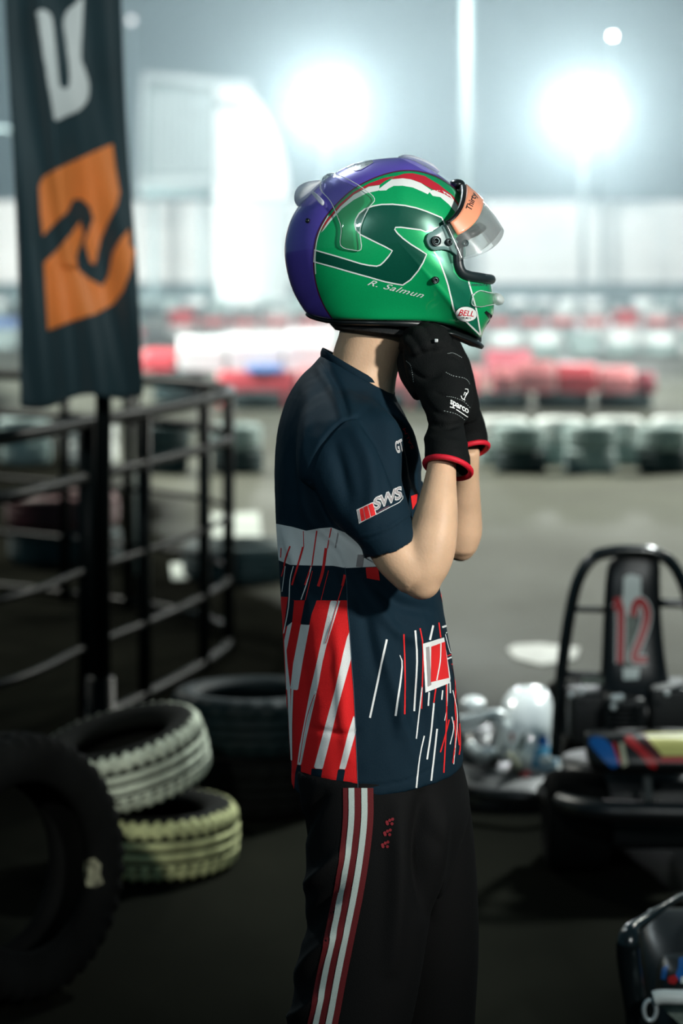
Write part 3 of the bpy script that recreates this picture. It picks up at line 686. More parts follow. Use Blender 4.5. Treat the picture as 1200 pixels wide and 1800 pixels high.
# ---- body: head with a face, neck, chest, both arms as one surface
def body():
    b = bmesh.new()
    loft(b, lsec([(560, 700, 690, 730, .10), (572, 660, 694, 690, .072), (582, 632, 696, 668, .060), (588, 608, 703, 640, .057), (596, 585, 712, 612, .056), (598, 560, 722, 590, .056), (600, 520, 730, 560, .055)], n=48, ex=2.0))
    # head
    loft(b, lsec([(600, 560, 735, 590, .045), (585, 530, 775, 578, .058), (572, 490, 782, 540, .068), (568, 450, 778, 490, .074), (572, 410, 776, 440, .076), (588, 370, 770, 395, .072), (612, 342, 748, 358, .058), (645, 326, 712, 332, .035), (670, 322, 690, 323, .012)], n=48, ex=2.0))
    def ell(c, r):
        bmesh.ops.create_icosphere(b, subdivisions=3, radius=1, matrix=Matrix.Translation(c) @ Matrix.Diagonal((*r, 1)))
    ell(P0(782, 482), (.016, .011, .024)); ell(P0(776, 520), (.012, .022, .008)); ell(P0(778, 434), (.010, .052, .012))
    for s in (-1, 1): ell(P0(664, 474, s*.076), (.018, .008, .030))
    # torso core, only carries the shirt
    loft(b, lsec([(520, 700, 690, 740, .10), (505, 760, 715, 800, .14), (505, 900, 720, 910, .14), (520, 1100, 745, 1100, .13), (530, 1300, 770, 1290, .14)], n=48))
    near = [(596, 765, 3.40, .050, .050), (630, 850, 3.36, .045, .046), (666, 922, 3.335, .036, .040), (684, 950, 3.33, .0345, .0395), (703, 978, 3.325, .035, .041), (738, 1014, 3.32, .033, .037)]
    limb(b, near)
    limb(b, [(735, 1030, 3.318, .022, .028), (745, 1000, 3.32, .0325, .036), (756, 960, 3.323, .0355, .037), (766, 910, 3.33, .031, .033), (772, 860, 3.345, .0245, .027), (776, 822, 3.36, .0205, .024), (778, 795, 3.372, .020, .023)])
    ell(P(741, 1021, 3.32), (.0275, .029, .0265))
    limb(b, [(600, 765, 3.69, .050, .050), (640, 850, 3.73, .046, .046), (700, 900, 3.76, .041, .043), (770, 935, 3.77, .036, .038), (806, 958, 3.77, .028, .032)])
    limb(b, [(808, 966, 3.77, .026, .032), (810, 935, 3.765, .033, .034), (813, 890, 3.755, .029, .030), (819, 830, 3.735, .0205, .024), (822, 785, 3.716, .019, .022)])
    ell(P(809, 963, 3.77), (.0235, .027, .0215))
    return fuse(b, .0035, 14)
person = link('person', body(), skin, origin=FEET)
tag(person, 'person standing in profile, both gloved hands raised to fasten the green helmet under the chin', 'person')

# ---- shirt
def folds(me, lines, eye=CAM, side=None):
    """cloth folds: (px polyline, width px, height m); sign gives ridge or valley"""
    co = coords(me); no = np.empty(len(me.vertices)*3); me.vertices.foreach_get('normal', no); no = no.reshape(-1, 3)
    x, y = px_of(co); near = co[:, 1] < YM+.02; d = np.zeros(len(x))
    for pts, wd, h in lines:
        q = np.array(smoothline(pts, 5)); best = np.full(len(x), 1e9); tt = np.zeros(len(x)); n = len(q)-1
        for i in range(n):
            a, b = q[i], q[i+1]; e = b-a; t = np.clip(((x-a[0])*e[0]+(y-a[1])*e[1])/(e@e+1e-9), 0, 1)
            dd = np.hypot(x-a[0]-t*e[0], y-a[1]-t*e[1]); k = dd < best; best[k] = dd[k]; tt[k] = (i+t[k])/n
        env = np.sin(np.pi*np.clip(tt*.9+.05, 0, 1))**.6
        d += 1.9*h*np.exp(-(best/wd)**2)*env*near
    co += no*d[:, None]; me.vertices.foreach_set('co', co.ravel()); me.update()
def noise_disp(me, amp, scale, zs=1.0):
    co = coords(me); no = np.empty(len(me.vertices)*3); me.vertices.foreach_get('normal', no); no = no.reshape(-1, 3)
    d = np.array([noise.noise(Vector((c[0]*scale, c[1]*scale, c[2]*scale*zs))) for c in co])
    co += no*(d*amp)[:, None]; me.vertices.foreach_set('co', co.ravel()); me.update()

TORSO = [(565, 623, 692, 691, .0675), (550, 640, 697, 704, .088), (527, 662, 704, 716, .116), (508, 690, 713, 735, .143), (495, 722, 723, 765, .160), (487, 760, 735, 800, .170), (483.5, 810, 741, 840, .172), (484, 860, 744, 880, .168),
         (486, 925, 750, 935, .160), (489.5, 1000, 766, 990, .156), (495.5, 1090, 781, 1080, .158), (502, 1200, 797, 1180, .163), (508, 1300, 807, 1265, .170), (511.5, 1362, 812, 1322, .174), (512.5, 1374, 812, 1334, .174)]
def sleeve(b, far=False):
    m = (lambda Y: 2*YM-Y) if far else (lambda Y: Y)
    if far: pts = [(590, 740, 3.62, .062, .05), (625, 800, 3.70, .066, .055), (665, 855, 3.735, .060, .055), (705, 895, 3.75, .054, .052), (722, 908, 3.755, .052, .050)]
    else: pts = [(585, 735, 3.455, .052, .050), (600, 775, 3.405, .0655, .058), (620, 825, 3.365, .0645, .060), (645, 880, 3.345, .056, .056), (668, 922, 3.335, .046, .051), (684, 951, 3.33, .0415, .049), (688, 960, 3.33, .041, .0485)]
    limb(b, pts, 8, 56)
def shirt():
    t = bmesh.new(); loft(t, lsec(TORSO, 8, 96)); tor = BVHTree.FromBMesh(t)
    b = bmesh.new(); b.from_mesh(to_mesh(t)); sleeve(b); sleeve(b, True)
    me = fuse(b, .003, 11); t2 = bmesh.new(); sleeve(t2); slv = BVHTree.FromBMesh(t2); t2.free()
    # hollow the sleeve mouths a little so the cuff reads as an edge
    folds(me, [([(632, 735), (668, 780), (690, 830), (700, 870)], 9, -.006), ([(655, 728), (690, 775), (712, 830)], 8, .006), ([(612, 742), (640, 790), (655, 850), (650, 900)], 13, .005),
               ([(585, 775), (600, 830), (612, 880)], 14, -.004), ([(640, 700), (668, 735), (690, 790)], 9, .005), ([(672, 700), (700, 745), (722, 810), (735, 860)], 7, -.006), ([(690, 715), (715, 760), (735, 820)], 7, .005),
               ([(545, 845), (552, 810), (568, 775), (596, 745), (628, 732)], 2.6, -.0028), ([(545, 850), (552, 880), (580, 930), (630, 968)], 9, -.006), ([(520, 700), (512, 780), (516, 860)], 16, -.004),
               ([(540, 700), (530, 800), (545, 900), (560, 930)], 13, .004), ([(500, 930), (520, 990), (540, 1050)], 10, .003), ([(560, 940), (590, 980), (612, 1040)], 9, -.003),
               ([(575, 645), (600, 690), (612, 735)], 6, -.003), ([(560, 650), (590, 700), (600, 735)], 7, .0025),
               ([(640, 1010), (700, 1060), (760, 1075)], 12, -.005), ([(650, 1050), (700, 1110), (760, 1130)], 12, .004), ([(700, 1085), (715, 1200), (745, 1320)], 16, -.005), ([(660, 1100), (690, 1200), (730, 1330)], 14, .0045),
               ([(750, 1100), (745, 1200), (770, 1300)], 10, .004), ([(520, 1100), (530, 1200), (540, 1300)], 14, -.003), ([(590, 1100), (600, 1200), (612, 1330)], 12, .003), ([(540, 1280), (600, 1290), (628, 1285)], 6, -.002),
               ([(700, 1110), (706, 1200), (700, 1290)], 9, .0035), ([(600, 1000), (640, 1080), (660, 1180)], 12, -.003), ([(628, 945), (680, 930), (722, 900)], 4, .0012), ([(640, 950), (690, 930), (726, 905)], 2.2, -.0012),
               ([(513, 1358), (600, 1376), (700, 1376), (800, 1330)], 2.0, -.0012)])
    noise_disp(me, .0022, 11, .6)
    noise_disp(me, .0007, 60, .6)
    co = coords(me); out = np.empty(len(co))
    for i, c in enumerate(co):
        h, nn, _, dist = tor.find_nearest(Vector(c)); out[i] = dist if (Vector(c)-h).dot(nn) > 0 else 0; out[i] = max(out[i], .0115-slv.find_nearest(Vector(c))[3])
    cm = co.copy(); far = co[:, 1] > YM; cm[far, 1] = 2*YM-cm[far, 1]; x, y = px_of(cm)
    def mx(polys): return np.max([poly_sd(x, y, q) for q in polys], 0)
    on_torso = (.0055-out)*1200
    white = [[(400, 905), (487, 921), (513, 926), (538, 933), (560, 929), (582, 927), (606, 936), (640, 948), (680, 952), (680, 995), (607, 998.5), (585, 994.5), (545, 994), (510, 993), (490, 985), (400, 975)]]
    strip = Z3([(138, 645), (160, 640), (130, 790), (135, 860), (150, 990), (158, 1370), (143, 1360), (125, 900), (118, 740)]), Z3([(205, 652), (252, 655), (215, 850), (190, 1000), (150, 995), (165, 860)]), \
        Z3([(362, 528), (398, 528), (320, 850), (300, 960), (235, 1250), (207, 1395), (186, 1392), (200, 1290), (255, 1000), (290, 850)]), Z3([(460, 680), (472, 830), (400, 1090), (360, 1260), (320, 1415), (273, 1412), (330, 1200), (385, 1000), (430, 800)]), \
        Z3([(490, 1115), (497, 1215), (440, 1417), (408, 1414), (455, 1225)])
    red = [Z3([(-60, 503), (135, 508), (170, 526), (450, 526), (452, 600), (462, 690), (474, 860), (485, 1000), (494, 1180), (508, 1538), (508, 1700), (-60, 1700)])]
    dark = [Z3([(137, 509), (171, 526), (160, 640), (128, 665), (112, 700), (125, 600)]), Z3([(228, 520), (292, 520), (262, 600), (250, 656), (203, 653), (215, 590)]), Z3([(186, 1392), (207, 1396), (198, 1600), (165, 1600), (175, 1440)]),
            Z3([(262, 1412), (320, 1416), (288, 1600), (245, 1600)]), Z3([(402, 1415), (440, 1418), (408, 1600), (370, 1600)]), Z3([(148, 1366), (158, 1372), (152, 1600), (148, 1600)])]
    set_attr(me, 'print_white', np.minimum(mx(white), on_torso)); set_attr(me, 'print_red', np.minimum(mx(red), on_torso)); set_attr(me, 'print_dark', mx(dark)); set_attr(me, 'print_stripe', mx(strip))
    def prints(b, bvh):
        def d(pl, mi, off=.0005, g=5): decal(b, bvh, pl, mi, off, g)
        def ln(pts, wd, mi, off=.0005): d(stroke(smoothline(Z3(pts), 3), [w_/3.5 for w_ in wd] if isinstance(wd, list) else wd/3.5), mi, off, 8)
        W_, R_, D_, G_ = 1, 2, 0, 3
        for pts, wd in [([(220, 160), (222, 245)], 4), ([(218, 243), (205, 290), (160, 445)], 11), ([(290, 158), (265, 340)], 7), ([(262, 343), (228, 445)], 9), ([(365, 145), (345, 252)], 6), ([(338, 250), (322, 370), (298, 452)], 17),
                        ([(150, 240), (128, 300), (118, 345)], 9), ([(268, 370), (230, 525)], 4), ([(352, 368), (312, 528)], 4), ([(438, 390), (424, 450)], 15), ([(426, 448), (402, 526)], 6), ([(103, 250), (100, 300)], 5), ([(122, 340), (105, 400)], 6)]:
            ln(pts, wd, R_ if wd != 6 or True else R_)
        ln([(402, 168), (388, 248)], 7, D_)
        for pts, wd in [([(168, 345), (150, 420), (142, 560), (112, 720)], 6), ([(262, 348), (236, 440), (208, 522)], 6), ([(125, 345), (108, 480)], 4)]: ln(pts, wd, W_)
        ln([(408, 528), (375, 640), (342, 752)], [12, 11, 9], W_, .0007); ln([(402, 528), (372, 640), (338, 752)], 4, R_, .0009)
        ln([(284, 1010), (240, 1160), (204, 1392)], [16, 10, 8], W_, .0007); ln([(280, 1022), (236, 1160), (200, 1380)], 4, R_, .0009); ln([(163, 995), (158, 1180), (160, 1370)], [13, 9, 6], W_, .0007)
        ln([(132, 995), (140, 1180), (150, 1360)], [5, 4, 4], R_, .0008)
        # seam beside the red panel
        ln([(440, 350), (446, 420), (452, 560), (464, 690), (474, 860), (485, 1000), (494, 1180), (508, 1530)], 3, G_, .0007)
        # side panel lines
        for pts, wd in [([(658, 732), (612, 950), (570, 1145)], 12), ([(726, 815), (738, 880), (706, 1135)], [4, 9, 13]), ([(808, 685), (818, 850), (803, 1110)], 11), ([(902, 658), (885, 735)], 12), ([(845, 980), (832, 1100), (813, 1256)], 8), ([(881, 1010), (877, 1082)], 9),
                        ([(906, 1068), (892, 1220), (870, 1365)], 10), ([(856, 1240), (832, 1350), (814, 1514)], [8, 7, 10]), ([(923, 1203), (908, 1340), (892, 1477)], 10), ([(952, 1000), (947, 1050)], 8), ([(990, 955), (992, 1015)], 8),
                        ([(978, 950), (975, 1080), (962, 1160)], 4), ([(1005, 1000), (1030, 1140), (1010, 1390)], 5), ([(1000, 1140), (1010, 1200), (991, 1285)], 6)]: ln(pts, wd, W_)
        for pts, wd in [([(748, 704), (754, 900), (752, 1127)], 9), ([(833, 673), (850, 790), (842, 1097)], 8), ([(932, 643), (942, 722)], 8), ([(916, 990), (905, 1066)], 8), ([(986, 1155), (965, 1240), (940, 1327)], 8), ([(971, 950), (972, 1150), (958, 1435)], 8),
                        ([(1000, 860), (1020, 960), (1018, 1100), (1040, 1290)], 9), ([(1008, 880), (1035, 1080), (1045, 1280), (1038, 1340)], 8), ([(1012, 1160), (1020, 1250), (1006, 1385)], 8)]: ln(pts, wd, R_)
        # square emblem on the belly
        d([Z3([(848, 754), (958, 722), (992, 935), (988, 962), (862, 1012)])], W_, .0008, 5)
        d([Z3([(864, 772), (880, 768), (890, 972), (872, 982)])], D_, .0011); d([Z3([(890, 769), (962, 744), (984, 935), (886, 958)])], R_, .0011)
        ln([(940, 752), (936, 850), (918, 948)], 7, W_, .0013)
        ln([(948, 668), (985, 656)], 12, W_, .0008); 
        ln([(968, 700), (985, 690), (1000, 770)], 4, W_, .0008); ln([(965, 705), (990, 800), (1004, 790)], 4, W_, .0008); ln([(975, 835), (1010, 822)], 9, W_, .0008); ln([(975, 820), (1003, 808)], 6, R_, .0009)
        # red block by the right hem of the chest, and under the arm
        d([Z3([(952, 425), (962, 440), (975, 520), (970, 560), (950, 535), (940, 500)])], R_, .0008); ln([(955, 400), (945, 480)], 4, W_, .0008)
        d([Z3([(548, 352), (612, 350), (622, 420), (552, 408)])], R_, .0008); d([Z3([(505, 285), (540, 285), (530, 348), (496, 348)])], D_, .0008)
        ln([(470, 1300), (500, 1290)], 1, G_)
        # chest: outlined initials and red lettering
        d(text_polys('GT', (697, 797), (709, 791), (693, 778), .03), W_, .0005, 4); d(text_polys('GT', (697, 797), (709, 791), (693, 778), -.008), D_, .0008, 4)
        ln([(714, -312), (728, -262), (735, -230)], 1, G_)
        d(text_polys('SALM', (727, 788), (712, 752), (722, 790)), R_, .0006, 4)
        d([[(721, 872), (733, 868), (731, 884), (724, 896)]], R_, .0008)
        # collar placket line
        # sleeve badge
        q = lambda pts: [(620+a/6, 730+b_/6) for a, b_ in pts]
        bd = lambda pts, wd, mi, off: d(stroke(q(pts), wd), mi, off, 4)
        d([q([(40, 996), (212, 914), (248, 1044), (66, 1142)])], W_, .0006, 4)
        d([q([(48, 1000), (64, 993), (86, 1124), (72, 1130)])], D_, .0009, 4)
        for a in ([(72, 990), (108, 973), (132, 1100), (92, 1120)], [(113, 970), (156, 949), (186, 1074), (138, 1098)], [(162, 946), (208, 924), (240, 1046), (192, 1070)]): d([q(a)], R_, .0009, 4)
        t1 = text_polys('SWS', q([(226, 1000)])[0], q([(508, 872)])[0], q([(222, 880)])[0], .05, .0, .92); d(t1, W_, .0006, 3)
        t2 = text_polys('SWS', q([(226, 1000)])[0], q([(508, 872)])[0], q([(222, 880)])[0], .016, .0, .92); d(t2, D_, .0010, 3)
        bd([(246, 1044), (490, 918), (522, 880), (520, 850)], .9, W_, .0008); bd([(250, 1026), (380, 958)], 2.0, 4, .0008)
        # collar: two stitched lines
        ln([(305, -735), (340, -680)], 1, G_)
    join_decals(me, prints)
    return me
m_shirt = attr_material('jersey_print', NAVY, [('print_red', RED), ('print_white', WHITE), ('print_stripe', WHITE), ('print_dark', NAVY)], rough=.62, bump=.5, bscale=1400, spec=.10)
m_pw_ = mat('jersey_white_ink', WHITE, .65, 0, .3, 0, .4, 1400); m_pr_ = mat('jersey_red_ink', RED, .65, 0, .3, 0, .4, 1400)
m_seam = mat('jersey_seam', lin((60, 82, 96)), .7); m_maroon = mat('jersey_maroon_ink', lin((70, 30, 50)), .7)
sh = link('shirt', shirt(), [m_shirt, m_pw_, m_pr_, m_seam, m_maroon], person, label='navy jersey with white band, red striped panel and thin white and red streaks')
# collar band
def collar():
    b = bmesh.new(); R = []
    for u, (g, dz) in enumerate([(.000, -.012), (.0035, -.002), (.0035, .006), (.001, .012), (-.001, .014), (-.003, .012), (-.003, .0)]):
        ring = section((566-g*900, 625-dz*1000), (691+g*900, 694-dz*900), .064+g, 72, 2.0); R.append(ring)
    loft(b, R, cap0=False, cap1=False); bmesh.ops.recalc_face_normals(b, faces=b.faces[:]); return b
link('collar', collar(), mat('navy_rib_knit', lin((16, 35, 46)), .8, 0, .1, 0, .5, 700), sh)

# ---- trousers
def trousers():
    b = bmesh.new()
    loft(b, lsec([(522, 1300, 800, 1290, .150), (528, 1370, 812, 1340, .160), (533, 1430, 826, 1420, .165), (545, 1500, 800, 1510, .13), (570, 1560, 780, 1560, .07)], n=64))
    loft(b, lsec([(524, 1330, 770, 1330, .085, -.085), (534, 1430, 778, 1430, .092, -.09), (537, 1500, 764, 1500, .095, -.095), (533, 1590, 748, 1590, .094, -.10), (520, 1690, 732, 1690, .09, -.105), (503, 1790, 712, 1790, .086, -.11), (490, 1900, 690, 1900, .082, -.112),
                  (478, 2020, 668, 2020, .076, -.115), (470, 2140, 650, 2140, .07, -.118), (462, 2260, 638, 2260, .066, -.12), (458, 2340, 634, 2340, .066, -.12)], n=64, ex=2.1))
    loft(b, lsec([(600, 1330, 806, 1330, .08, .085), (612, 1430, 828, 1430, .09, .09), (618, 1510, 838, 1510, .092, .095), (628, 1600, 844, 1600, .09, .10), (640, 1700, 846, 1700, .086, .105), (648, 1800, 842, 1800, .082, .11), (656, 1950, 834, 1950, .076, .11),
                  (664, 2100, 824, 2100, .07, .112), (668, 2260, 820, 2260, .066, .112), (668, 2340, 820, 2340, .066, .112)], n=64, ex=2.1))
    me = fuse(b, .005, 5)
    folds(me, [([(600, 1500), (560, 1540), (538, 1560)], 12, .008), ([(600, 1560), (560, 1600), (532, 1640)], 12, -.007), ([(590, 1640), (550, 1680), (522, 1720)], 12, .007), ([(570, 1400), (540, 1440), (530, 1470)], 10, -.006), ([(740, 1400), (735, 1500), (745, 1600)], 14, -.01),
               ([(700, 1420), (700, 1550), (690, 1700)], 16, .006), ([(780, 1420), (770, 1500), (762, 1600)], 14, .006), ([(560, 1750), (530, 1780), (505, 1790)], 10, .006)])
    noise_disp(me, .005, 7, .5)
    def f(b, bvh):
        e = [(603, 1385), (603, 1440), (597, 1500), (586, 1570), (570, 1650), (556, 1720), (541, 1800), (520, 1890), (500, 2000)]
        def off(k): return [(x+k*(1+.0), y) for x, y in e]
        wd = 55
        q = lambda a, bb: [[(p[0]+a, p[1]), (r[0]+a, r[1]), (r[0]+bb, r[1]), (p[0]+bb, p[1])] for p, r in zip(smoothline(e, 4), smoothline(e, 4)[1:])]
        decal(b, bvh, q(0, 53), 1, .0012, 8); decal(b, bvh, q(10, 20), 2, .0022, 8); decal(b, bvh, q(32, 42.5), 2, .0022, 8)
        for cx, cy in ((685, 1446), (681, 1465), (677, 1486)):
            for dx, dy in ((-4, 2), (4, 2), (0, -4), (5, -6), (-5, -1)): decal(b, bvh, [[(cx+dx+3*math.cos(t), cy+dy+3*math.sin(t)) for t in (0, 1.05, 2.1, 3.14, 4.2, 5.2)]], 3, .0012, 9)
    join_decals(me, f); return me
m_tr = mat('black_tracksuit', (.0032, .0035, .0036), .8, 0, .15, 0, .3, 700)
tr = link('trousers', trousers(), [m_tr, mat('dark_red_tape', lin((96, 22, 26)), .7, 0, .3, 0, .3, 900), mat('grey_white_tape', lin((190, 205, 198)), .7, 0, .3, 0, .4, 1500), mat('crimson_embroidery', lin((130, 18, 30)), .7)], person, label='black track trousers with dark red side tape and two pale stripes')
for dy, px in ((-.12, 545), (.112, 745)):
    b = bmesh.new(); loft(b, [[P0(x, 0, 0)*0+Vector((P(px, 0, YM).x+dx+a*math.cos(t), YM+dy+.046*w_*math.sin(t), zz+.0)) for t in [2*math.pi*k/24 for k in range(24)]] for x, dx, a, w_, zz in ((0, .05, .145, 1.0, 0.001), (0, .05, .145, 1.0, .03), (0, .04, .13, .95, .055), (0, .01, .09, .85, .09), (0, 0, .06, .8, .13))])
    link('shoe', to_mesh(b), m_plastic_black, person)

# ---- helmet
ZC = (600, 480)
OUTL = [(630, 75), (540, 82), (460, 95), (380, 120), (300, 160), (240, 198), (190, 245), (143, 300), (108, 350), (80, 410), (62, 480), (56, 540), (60, 600), (76, 680), (104, 760), (138, 820), (172, 862), (240, 884), (320, 892), (420, 895), (500, 896), (600, 897), (700, 899), (800, 906), (880, 922), (960, 950), (1035, 984),
        (1056, 945), (1080, 905), (1104, 860), (1107, 800), (1096, 730), (1086, 690), (1074, 620), (1062, 560), (1048, 490), (1022, 415), (985, 335), (935, 255), (880, 200), (800, 142), (720, 97), (670, 79)]
def helmet_shell(scale=1.0, nr=44, sub=6):
    c = np.array(ZC, float); out = np.array([p[:2] for p in smoothline(OUTL, sub, True)]); bmx = (172, 1035)
    b = bmesh.new(); rho = [math.sin(math.pi/2*(k/nr)) for k in range(nr+1)]; W_ = .126*scale
    wb = []
    i0 = min(range(len(out)), key=lambda i: math.hypot(out[i][0]-172, out[i][1]-862)); i1 = min(range(len(out)), key=lambda i: math.hypot(out[i][0]-1035, out[i][1]-984))
    for i, p in enumerate(out):
        if i0 <= i <= i1:
            t = (i-i0)/(i1-i0); wb.append(.100*scale*math.sin(math.pi*t)**.8*(1-.28*t))
        else: wb.append(0)
    for side in (-1, 1):
        R = []
        for k in range(nr+1):
            rg = []
            for i, p in enumerate(out):
                q = c+(p-c)*rho[k]; wk = wb[i]*rho[k]**3; y = wk+(W_-wk)*max(0, 1-rho[k]**2.35)**(1/2.25)
                v = P0(480+q[0]/2.857, 250+q[1]/2.857, side*y)
                rg.append(b.verts.new(v) if k else None)
            if k == 0:
                cv = b.verts.new(P0(480+c[0]/2.857, 250+c[1]/2.857, side*W_)); R.append([cv])
            else: R.append(rg)
        n = len(out)
        for i in range(n): b.faces.new((R[0][0], R[1][i], R[1][(i+1) % n]))
        for k in range(1, nr):
            for i in range(n): b.faces.new((R[k][i], R[k+1][i], R[k+1][(i+1) % n], R[k][(i+1) % n]))
        if side < 0: last = R[-1]
        else:
            for i in range(n):
                j = (i+1) % n
                if wb[i] > 0 or wb[j] > 0:
                    b.faces.new((last[i], last[j], R[-1][j], R[-1][i]))
    bmesh.ops.remove_doubles(b, verts=b.verts[:], dist=1e-5); bmesh.ops.recalc_face_normals(b, faces=b.faces[:])
    edge = [(P0(480+out[i][0]/2.857, 250+out[i][1]/2.857), wb[i]) for i in range(i0, i1+1)]
    return b, edge
CUT = [(803, 424), (806, 418), (836, 401), (905, 398), (905, 488), (862, 488), (838, 485), (814, 480), (805, 475), (803, 468)]
sb, EDGE = helmet_shell(); m0 = evaluated(to_mesh(sb), [('SMOOTH', dict(iterations=6, factor=.5)), ('SMOOTH', dict(iterations=70, factor=.5, use_x=False, use_z=False))]); SHELL = bvh_of(m0)
def surf(px, py, off=0.0, side=-1):
    """point on the helmet shell straight across from a side-plane position"""
    p = P0(px, py); h, n, _, _ = SHELL.ray_cast(Vector((p.x, YM-.5, p.z)), Vector((0, 1, 0)))
    if h is None:
        h, n, _, _ = SHELL.find_nearest(p)
        if n.y > 0 and abs(h.y-YM) > .002: n = -n
    if n.dot(h-P0(690, 440)) < 0: n = -n
    q = h+n*off
    return Vector((q.x, YM+side*(YM-q.y), q.z))
def shell():
    cut = to_mesh(prism([P0(x, y, -.4) for x, y in CUT], (0, .8, 0)))
    co_ = bpy.data.objects.new('cut', cut); C.objects.link(co_)
    # neck opening
    nb = bmesh.new(); lathe(nb, [(.001, -.10), (.078, -.10), (.086, .02), (.088, .10), (.075, .17), (.001, .2)], 48, M=Matrix.Translation(P0(668, 575)), closed=False)
    nk = to_mesh(nb); nk_ = bpy.data.objects.new('cut2', nk); C.objects.link(nk_)
    me = evaluated(m0, [('SOLIDIFY', dict(thickness=.007, offset=-1)), ('BOOLEAN', dict(object=co_, operation='DIFFERENCE', solver='EXACT')), ('BOOLEAN', dict(object=nk_, operation='DIFFERENCE', solver='EXACT'))])
    bpy.data.objects.remove(co_); bpy.data.objects.remove(nk_)
    co = coords(me); cm = co.copy(); far = co[:, 1] > YM; cm[far, 1] = 2*YM-cm[far, 1]; x, y = px_of(cm)
    green = Z1([(945, 262), (925, 244), (870, 202), (800, 166), (720, 146), (640, 145), (560, 162), (480, 193), (400, 238), (330, 300), (270, 368), (232, 436), (212, 500), (204, 580), (207, 660), (226, 750), (260, 830), (300, 890), (330, 1100), (1600, 1100), (1600, 262)])
    set_attr(me, 'green_side', poly_sd(x, y, green))
    set_attr(me, 'front_panel', poly_sd(x, y, Z1([(822, 545), (880, 545), (905, 560), (905, 650), (940, 692), (985, 703), (997, 760), (1021, 850), (1038, 968), (960, 892), (915, 858), (872, 700), (832, 592)])))
    set_attr(me, 'dark_s', poly_sd(x, y, smoothline(Z1(DS), 4, True) if 0 else Z1(DS2)))
    set_attr(me, 'inner', (.0035-np.array([SHELL.find_nearest(Vector(c))[3] for c in co]))*-3000)
    def f(b, _):
        bvh = SHELL
        def d(pl, mi, off=.0003, g=4): decal(b, bvh, pl, mi, off, g, mirror=YM)
        def d1(pl, mi, off=.0006, g=4): decal(b, bvh, pl, mi, off, g)
        def ln(pts, wd, mi, off=.0004, closed=False): d(stroke(pts, wd), mi, off, 6)
        # red and white arcs
        d([Z1([(238, 448), (262, 400), (330, 314), (400, 254), (480, 208), (555, 180), (612, 170), (560, 196), (535, 214), (480, 222), (405, 262), (338, 322), (276, 396), (245, 440)])], 1)
        d([Z1([(612, 172), (660, 158), (700, 156), (760, 170), (830, 212), (900, 268), (938, 318), (930, 330), (905, 290), (860, 262), (800, 238), (740, 204), (690, 186), (650, 182), (590, 186)])], 1)
        d([Z1([(240, 455), (276, 398), (338, 324), (405, 264), (480, 224), (535, 216), (530, 243), (470, 256), (405, 290), (345, 335), (290, 395), (255, 440)])], 2)
        d([Z1([(527, 238), (560, 212), (595, 187), (650, 182), (690, 187), (740, 205), (792, 240), (776, 262), (740, 245), (700, 228), (650, 219), (605, 220), (580, 232), (568, 242), (535, 244)])], 2)
        d([Z1([(780, 246), (800, 241), (850, 243), (890, 268), (926, 318), (930, 345), (915, 352), (880, 312), (838, 276), (800, 270)])], 2)
        # piping along the purple band
        pl = Z1([(925, 244), (870, 202), (800, 166), (720, 146), (640, 145), (560, 162), (480, 193), (400, 238), (330, 300), (270, 368), (232, 436), (212, 500), (204, 580), (207, 660), (226, 750), (260, 830), (296, 886)])
        ln(smoothline(pl, 4), 2.2, 3, .0004)
        ln([(x+2.6, y+.6) for x, y in smoothline(pl[9:14], 4)], 1.6, 2, .0006)
        # outline of the dark S
        ln(DSL(Z1(DS2)), 2.4, 2, .0005)
        # chin panel outlines
        ln(smoothline(Z1([(806, 548), (832, 592), (872, 700), (892, 780), (915, 858), (960, 892), (1038, 968)]), 4), 2.6, 2, .0005); ln(smoothline(Z1([(980, 700), (997, 760), (1021, 850), (1040, 968)]), 4), 2.6, 2, .0005)
        # name
        d1(text_polys('R. Salmun', Z1([(472, 716)])[0], Z1([(748, 782)])[0], Z1([(488, 690)])[0], .004, .35, 1.1), 2)
        # oval maker's badge
        ox, oy = Z1([(968, 862)])[0]; el = lambda rx, ry: [[(ox+rx*math.cos(t), oy+ry*math.sin(t)+.04*rx*math.cos(t)) for t in [2*math.pi*k/40 for k in range(40)]]]
        d1(el(18.8, 13.6), 4, .0008); d1(el(18.0, 12.8), 2, .0011)
        d1(text_polys('BELL', (ox-13.4, oy+1.8), (ox+11.8, oy+4.4), (ox-11.6, oy-7.8), .014, .15), 1, .0014, 3); d1(text_polys('HELMETS', (ox-8, oy+7.0), (ox+7.4, oy+9.2), (ox-7.6, oy+4.2), .004), 4, .0014, 3)
        # small badge near the crown and on the chin
        d1([Z1([(360, 128), (400, 105), (495, 90), (505, 103), (440, 140), (412, 145)])], 5, .0006); d1(text_polys('BELL', Z1([(385, 136)])[0], Z1([(480, 112)])[0], Z1([(388, 122)])[0]), 6, .0009, 3)
        d1(text_polys('CARBON FX', (824, 502.5), (856, 502.8), (824, 498.6), .012), 6, .0006, 3)
        # chin scoop
        d([[(851, 549), (854, 546), (866, 555), (860, 561)]], 4, .0006); d([[(860, 563), (866, 557), (865, 562), (856, 574), (855, 570)]], 7, .0006)
    join_decals(me, f); return me
